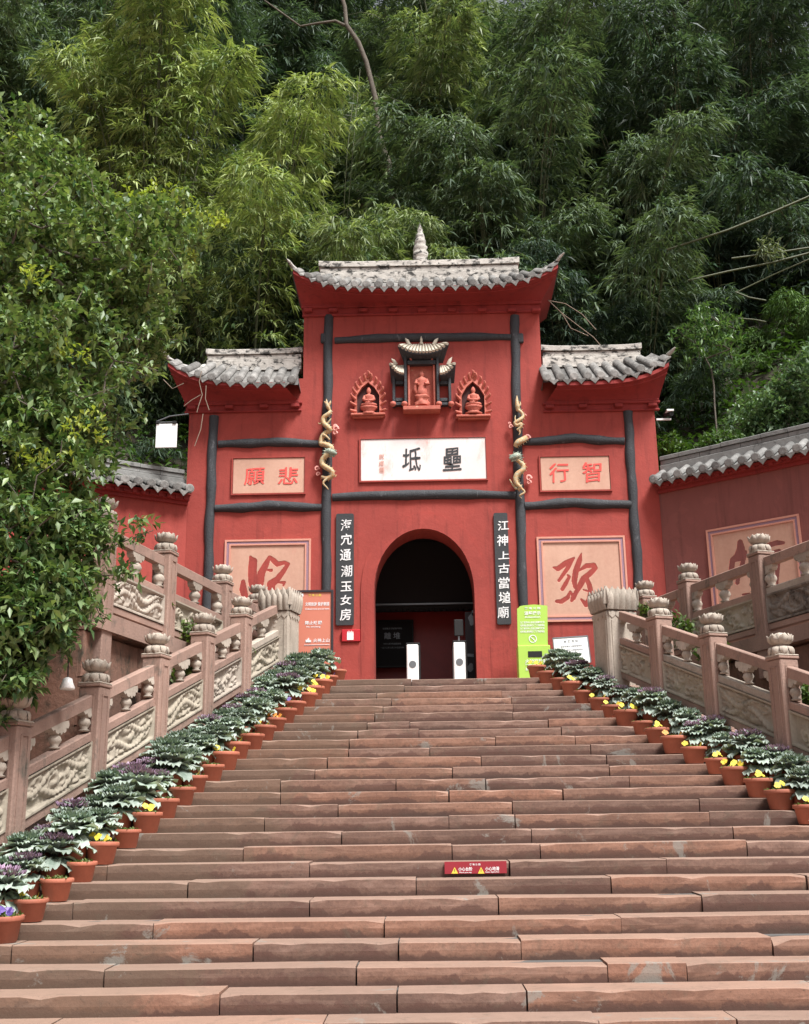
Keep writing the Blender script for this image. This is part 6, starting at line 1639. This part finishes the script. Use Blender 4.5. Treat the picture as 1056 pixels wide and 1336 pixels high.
p = W3(1003, 328, 4.2); pts = ell_points(26, p, (.26, .2, .30), .1); t = thing('leaf_tuft', 'pale bamboo leaf tuft hanging on the slanting culms', 'bamboo', tuple(p))
o = link('leaves', leafy(pts, unit(RG.normal(0, .3, pts.shape) + np.array([.2, -.2, -.8])), 7, .24, M['bamboo_leaf'], 'leaves', tone0=.7, wr=(.13, .18), fold=0, twig=.1), None, t)
for i, (lab, pts) in enumerate((('long thin green vine hanging straight down left of the broken trunk', ((470, 90), (462, 180), (455, 265), (452, 290))), ('second thin hanging vine beside the first', ((462, 120), (453, 200), (448, 285))), ('faint hanging vine further left in the dark gap', ((424, 160), (423, 230), (421, 290))))):
    t = thing('hanging_vine', lab, 'vine', tuple(W3(*pts[-1], 7.4))); g = MB(); g.tube([W3(x, y, 7.6) for x, y in pts], .011, 5); g.build('stem', M['culm'], t)
def dry_vine(label, lines, Y):
    t = thing('dry_vine', label, 'vine', tuple(W3(*lines[0][-1], Y)))
    for ln in lines: g = MB(); g.tube([W3(x, y, Y) for x, y in ln], .008, 5); g.build('dry_stem', M['dry'], t)
dry_vine('pale dry vine trailing down over the left wing cornice', [((263, 484), (260, 498), (264, 515), (259, 530), (257, 538)), ((269, 503), (268, 520), (273, 535)), ((265, 540), (262, 560), (254, 582)), ((240, 500), (225, 507), (213, 495)), ((262, 515), (250, 522), (240, 530))], YF - .58)
dry_vine('dry twigs arching down from the right end of the centre roof', [((706, 372), (716, 392), (733, 408), (755, 425), (775, 440), (785, 452)), ((716, 392), (738, 396), (760, 410), (778, 430)), ((733, 408), (745, 428), (768, 438))], YF + .4)

# ================================================================== potted plants on the steps
def pot_meshes():
    g = MB(); g.lathe([(.108, 0), (.112, .012), (.118, .015), (.145, .165), (.150, .168), (.162, .170), (.166, .178), (.166, .205), (.160, .212), (.146, .212), (.140, .19), (.10, .185)], (0, 0, 0), 24); m = g.mesh('pot'); m.materials.append(M['terracotta'])
    g = MB(); g.lathe([(.139, .150), (.138, .188), (.07, .196), (.01, .198)], (0, 0, 0), 14, fn=lambda th, z: 1 if z < .187 else 1); s = g.mesh('soil'); s.materials.append(M['soil'])
    return m, s
POT, SOIL = pot_meshes()
def kale_mesh(seed, R0=.27, heart=True):
    rg = np.random.default_rng(seed); V, Q, T, VH, QH, TH_ = [], [], [], [], [], []
    def leafpatch(V, Q, T, az, el0, L, W, curl, z0, tone, ruff):
        nu, nv = 6, 7; b = len(V)
        for i in range(nu):
            t = i / (nu - 1); w_ = W * (.25 + .75 * math.sin(min(1, t * 1.15) * math.pi * .62)) * (1 if t < .95 else .72); el = el0 - curl * t * t
            r = L * t * math.cos(el0 - curl * t * .5) + .015; z = z0 + L * t * math.sin(el0 - curl * t * .5)
            for j in range(nv):
                u = j / (nv - 1) * 2 - 1; edge = max(abs(u), t) ** 3
                rf = ruff * edge * math.sin(j * 2.4 + i * 1.9 + seed + az * 5)
                x, y = r + rf * .3, u * w_ * (1 + .06 * math.sin(i * 3)); zz = z + .30 * w_ * u * u * .6 + rf
                V.append((x * math.cos(az) - y * math.sin(az), x * math.sin(az) + y * math.cos(az), zz))
        for i in range(nu - 1):
            for j in range(nv - 1):
                Q.append((b + i * nv + j, b + (i + 1) * nv + j, b + (i + 1) * nv + j + 1, b + i * nv + j + 1))
                e = max(abs((j + .5) / (nv - 1) * 2 - 1), (i + .5) / (nu - 1)); T.append(min(1, max(0, tone + (.14 if e > .8 else 0) - (.1 if abs((j + .5) / (nv - 1) * 2 - 1) < .2 else 0) + rg.normal(0, .06))))
    # stem leaves in tiers, low ones drooping
    for tier, (n, el, L, W, curl, z0, tn) in enumerate(((9, .15, R0 * 1.05, .085, 1.0, .24, .45), (9, .45, R0 * .98, .085, 1.0, .30, .5), (9, .75, R0 * .80, .078, .9, .335, .42), (8, 1.0, R0 * .62, .065, .7, .355, .35))):
        for k in range(n):
            leafpatch(V, Q, T, 2 * math.pi * (k + rg.uniform(-.25, .25)) / n + tier * .35, el + rg.uniform(-.15, .15), L * rg.uniform(.85, 1.1), W * rg.uniform(.85, 1.15), curl, z0, tn + rg.uniform(-.15, .15), .020)
    for tier, (n, el, L, W, curl, z0) in enumerate(((11, .75, R0 * .66, .062, .5, .365), (10, .95, R0 * .52, .052, .3, .38), (8, 1.15, R0 * .38, .042, .1, .39), (6, 1.4, R0 * .26, .03, -.2, .395))):
        for k in range(n):
            leafpatch(VH, QH, TH_, 2 * math.pi * (k + rg.uniform(-.25, .25)) / n + tier * .5, el, L * rg.uniform(.9, 1.1), W, curl, z0, .12 + .2 * tier, .026)
    me = np_mesh('leaves', np.array(V), np.array(Q), np.array(T), M['kale']); me.polygons.foreach_set('use_smooth', [True] * len(Q))
    mh = {}
    for key, mt in (('green', M['kale']), ('purple', M['kale_heart'])):
        h = np_mesh('heart_leaves', np.array(VH), np.array(QH), np.array(TH_) * (.55 if key == 'green' else 1), mt); h.polygons.foreach_set('use_smooth', [True] * len(QH)); mh[key] = h
    return me, mh
KALE = [kale_mesh(s, r) for s, r in ((3, .27), (8, .30), (14, .25))]
def pansy_mesh(seed, col, n):
    rg = np.random.default_rng(seed)
    gl = ell_like = []
    P = np.stack([rg.uniform(-.11, .11, 46), rg.uniform(-.11, .11, 46), np.full(46, .195)], 1); D = unit(np.stack([rg.normal(0, .6, 46), rg.normal(0, .6, 46), rg.uniform(.3, 1, 46)], 1))
    global RG
    RG = rg; V, Q, T = leaves(P, D, rg.uniform(.04, .08, 46), rg.uniform(.02, .035, 46), rg.uniform(0, .3, 46), rg.uniform(.2, .9, 46)); fol = np_mesh('leaves', V, Q, T, M['herb'])
    V, Q, T = [], [], []
    for k in range(n):
        a = rg.uniform(0, 2 * math.pi); r = rg.uniform(.02, .12); c = np.array([r * math.cos(a), r * math.sin(a), .235 + rg.uniform(0, .05)]); nrm = unit(np.array([rg.normal(0, .3), -.8 + rg.normal(0, .3), .5])); s = unit(np.cross(nrm, [0, 0, 1.])); u = np.cross(s, nrm)
        for q in range(5):
            th = q * 2 * math.pi / 5 + rg.uniform(-.1, .1); R_ = rg.uniform(.018, .025) * 1.15; b = len(V); cc = c + (s * math.cos(th) + u * math.sin(th)) * R_ * .8
            V += [c, *[cc + (s * math.cos(th + f) + u * math.sin(th + f)) * R_ * g_ + nrm * .004 * (q % 2) for f, g_ in ((-1.2, .85), (0, .85), (1.2, .85))]]; Q.append((b, b + 1, b + 2, b + 3)); T.append(rg.uniform(0, 1))
    fl = np_mesh('flowers', np.array(V), np.array(Q), np.array(T), M[{'yellow': 'petal_yellow', 'violet': 'petal_violet', 'orange': 'petal_orange'}[col]])
    return fol, fl
PANSY = {c: [pansy_mesh(s, c, n) for s, n in ((2, 3), (5, 2), (9, 4))] for c in ('yellow', 'violet', 'orange')}
PANSY['bare'] = [(PANSY['yellow'][0][0], None)]
ORD = ['lowest', 'second lowest', 'third lowest', 'fourth from the bottom', 'fifth from the bottom', 'sixth from the bottom', 'seventh from the bottom', 'eighth from the bottom', 'ninth from the bottom', 'tenth from the bottom', 'eleventh from the bottom', 'twelfth from the bottom', 'twelfth from the top', 'eleventh from the top', 'tenth from the top', 'ninth from the top', 'eighth from the top', 'seventh from the top', 'sixth from the top', 'fifth from the top', 'fourth from the top', 'third from the top', 'second from the top', 'topmost']
def ordn(i, n):
    if i == 0: return 'lowest'
    if i == n - 1: return 'topmost'
    w_ = ['first', 'second', 'third', 'fourth', 'fifth', 'sixth', 'seventh', 'eighth', 'ninth', 'tenth', 'eleventh', 'twelfth', 'thirteenth']
    return f'{w_[i]} from the bottom' if i < n / 2 else f'{w_[n - 1 - i]} from the top'
rp = random.Random(4)
def potted(kind, sub, vi, loc, label, group, sc=1.0, rz=0.0, tint=(1, 1, 1), tiltx=0.0):
    Mx = Matrix.Translation(loc) @ Matrix.Rotation(rz, 4, 'Z') @ Matrix.Rotation(tiltx, 4, 'X') @ Matrix.Scale(sc, 4)
    e = bpy.data.objects.new('potted_kale' if kind == 'kale' else 'potted_pansy', None); COL.objects.link(e); e.matrix_basis = Mx; WM[e.name] = Mx
    tag(e, label, 'potted plant', group)
    link('pot', POT, None, e, Mx); link('soil', SOIL, None, e, Mx)
    if kind == 'kale':
        me, mh = KALE[vi % 3]; o = link('leaves', me, None, e, Mx); o.color = (*tint, 1); o = link('heart_leaves', mh[sub], None, e, Mx); o.color = (*tint, 1)
    else:
        fol, fl = PANSY[sub][vi % len(PANSY[sub])]; o = link('leaves', fol, None, e, Mx)
        if fl: link('flowers', fl, None, e, Mx)['kind'] = 'stuff'
    return e
potL = [onS(x, y, .07) for x, y in ((15, 1200), (43, 1175), (122, 1125), (222, 1045), (281, 998), (350, 950), (432, 885))]
potR = [onS(x, y, .07) for x, y in ((730, 890), (790, 920), (866, 962), (963, 1010), (1013, 1038))]
kpl, cpl = line_fit(potL); kpr, cpr = line_fit(potR)
colL = {24: 'violet', 25: 'violet', 23: 'yellow', 22: 'yellow', 21: 'yellow', 20: 'violet', 19: 'bare', 18: 'orange', 17: 'yellow', 16: 'bare', 15: 'yellow', 14: 'yellow', 13: 'bare', 12: 'yellow', 11: 'bare', 10: 'bare', 9: 'yellow', 8: 'bare', 7: 'yellow', 6: 'bare', 5: 'bare', 4: 'yellow', 3: 'violet', 2: 'violet'}
colR = {25: 'yellow', 24: 'bare', 23: 'bare', 22: 'yellow', 21: 'bare', 20: 'yellow', 19: 'yellow', 18: 'yellow', 17: 'bare', 16: 'yellow', 15: 'orange', 14: 'yellow', 13: 'yellow', 12: 'yellow', 11: 'yellow', 10: 'yellow', 9: 'yellow', 8: 'orange', 7: 'yellow'}
for sgn, kk, cc, cols, side in ((-1, kpl, cpl, colL, 'left'), (1, kpr, cpr, colR, 'right')):
    ns = sorted(cols); N_ = len(ns)
    for i, n in enumerate(ns):
        y = (n - 25) * SD + .19; z = (n - 25) * SH + .002; x = kk * y + cc + rp.uniform(-.03, .03); c = cols[n]
        what = {'yellow': 'yellow pansies', 'violet': 'violet pansies', 'orange': 'orange pansies', 'bare': 'green shoots only'}[c]
        potted('pansy', c, rp.randrange(3), (x, y + rp.uniform(-.02, .02), z), f'terracotta pot of {what} by the {side} stairs, {ordn(i, N_)}', f'pansy pots down the {side} side of the stairs', rp.uniform(.88, 1.10), rp.uniform(-.5, .5), tiltx=rp.uniform(-.03, .03))
        xr_ = (xl if sgn < 0 else xr)(y) - sgn * .17
        wgap = abs(xr_ - x)
        m = 2 if wgap > .62 else 1
        for r_ in range(m):
            f = (r_ + 1) * wgap / (m + .55); heart = 'purple' if rp.random() < .42 else 'green'
            fx = 'purple-hearted' if heart == 'purple' else 'grey-green'
            row = 'outer' if (m == 2 and r_ == 1) else 'middle'
            potted('kale', heart, rp.randrange(3), (x + sgn * f + rp.uniform(-.03, .03), y + rp.uniform(-.05, .04), z), f'{fx} potted kale by the {side} stairs, {row} row, {ordn(i, N_)}', f'ornamental kale down the {side} side of the stairs', rp.uniform(.78, 1.12), rp.uniform(0, 6.28), (rp.uniform(.8, 1.15),) * 3, rp.uniform(-.12, .02))
# weeds in the joints of the steps
for lab, px, n in (('tiny weed tuft growing from a joint near the left foot of the stairs', 153, 4), ('tiny weed tuft in a joint below the left pots', 208, 8), ('small sprig on a riser near the top of the stairs', 412, 20)):
    y = (n - 25) * SD - .03; z = (n - 26) * SH if False else (n - 25) * SH - SH; 
    p = onY(px, 1000, y); k = 24
    x = float(onZ(px, {4: 1172, 8: 1103, 20: 930}[n], z)[0]) if n < 10 else float(p[0])
    P = np.stack([x + RG.uniform(-.10, .10, k), np.full(k, y + .0), np.full(k, z + .002)], 1); D = unit(np.stack([RG.normal(0, .8, k), RG.normal(-.3, .4, k), RG.uniform(.2, 1, k)], 1))
    V, Q, T = leaves(P, D, RG.uniform(.02, .045, k), RG.uniform(.012, .02, k), RG.uniform(0, .3, k), RG.uniform(.5, 1, k)); o = link('weed', np_mesh('weed', V, Q, T, M['herb']), None); tag(o, lab, 'weed')
# small floodlight hanging among the leaves
t = thing('floodlight', 'small white lamp head hanging below the dark leaves at the left', 'lamp', tuple(W3(88, 893, -6.6)))
g = MB(); c = W3(88, 893, -6.6); g.lathe([(.02, .075), (.05, .06), (.06, .02), (.085, -.04), (.075, -.055), (.01, -.05)], tuple(c), 12); g.build('lamp_shade', M['white'], t)
g = MB(); g.tube([c + np.array([0, 0, .07]), c + np.array([-.02, .02, .35])], .008, 5); g.build('cord', M['black'], t)
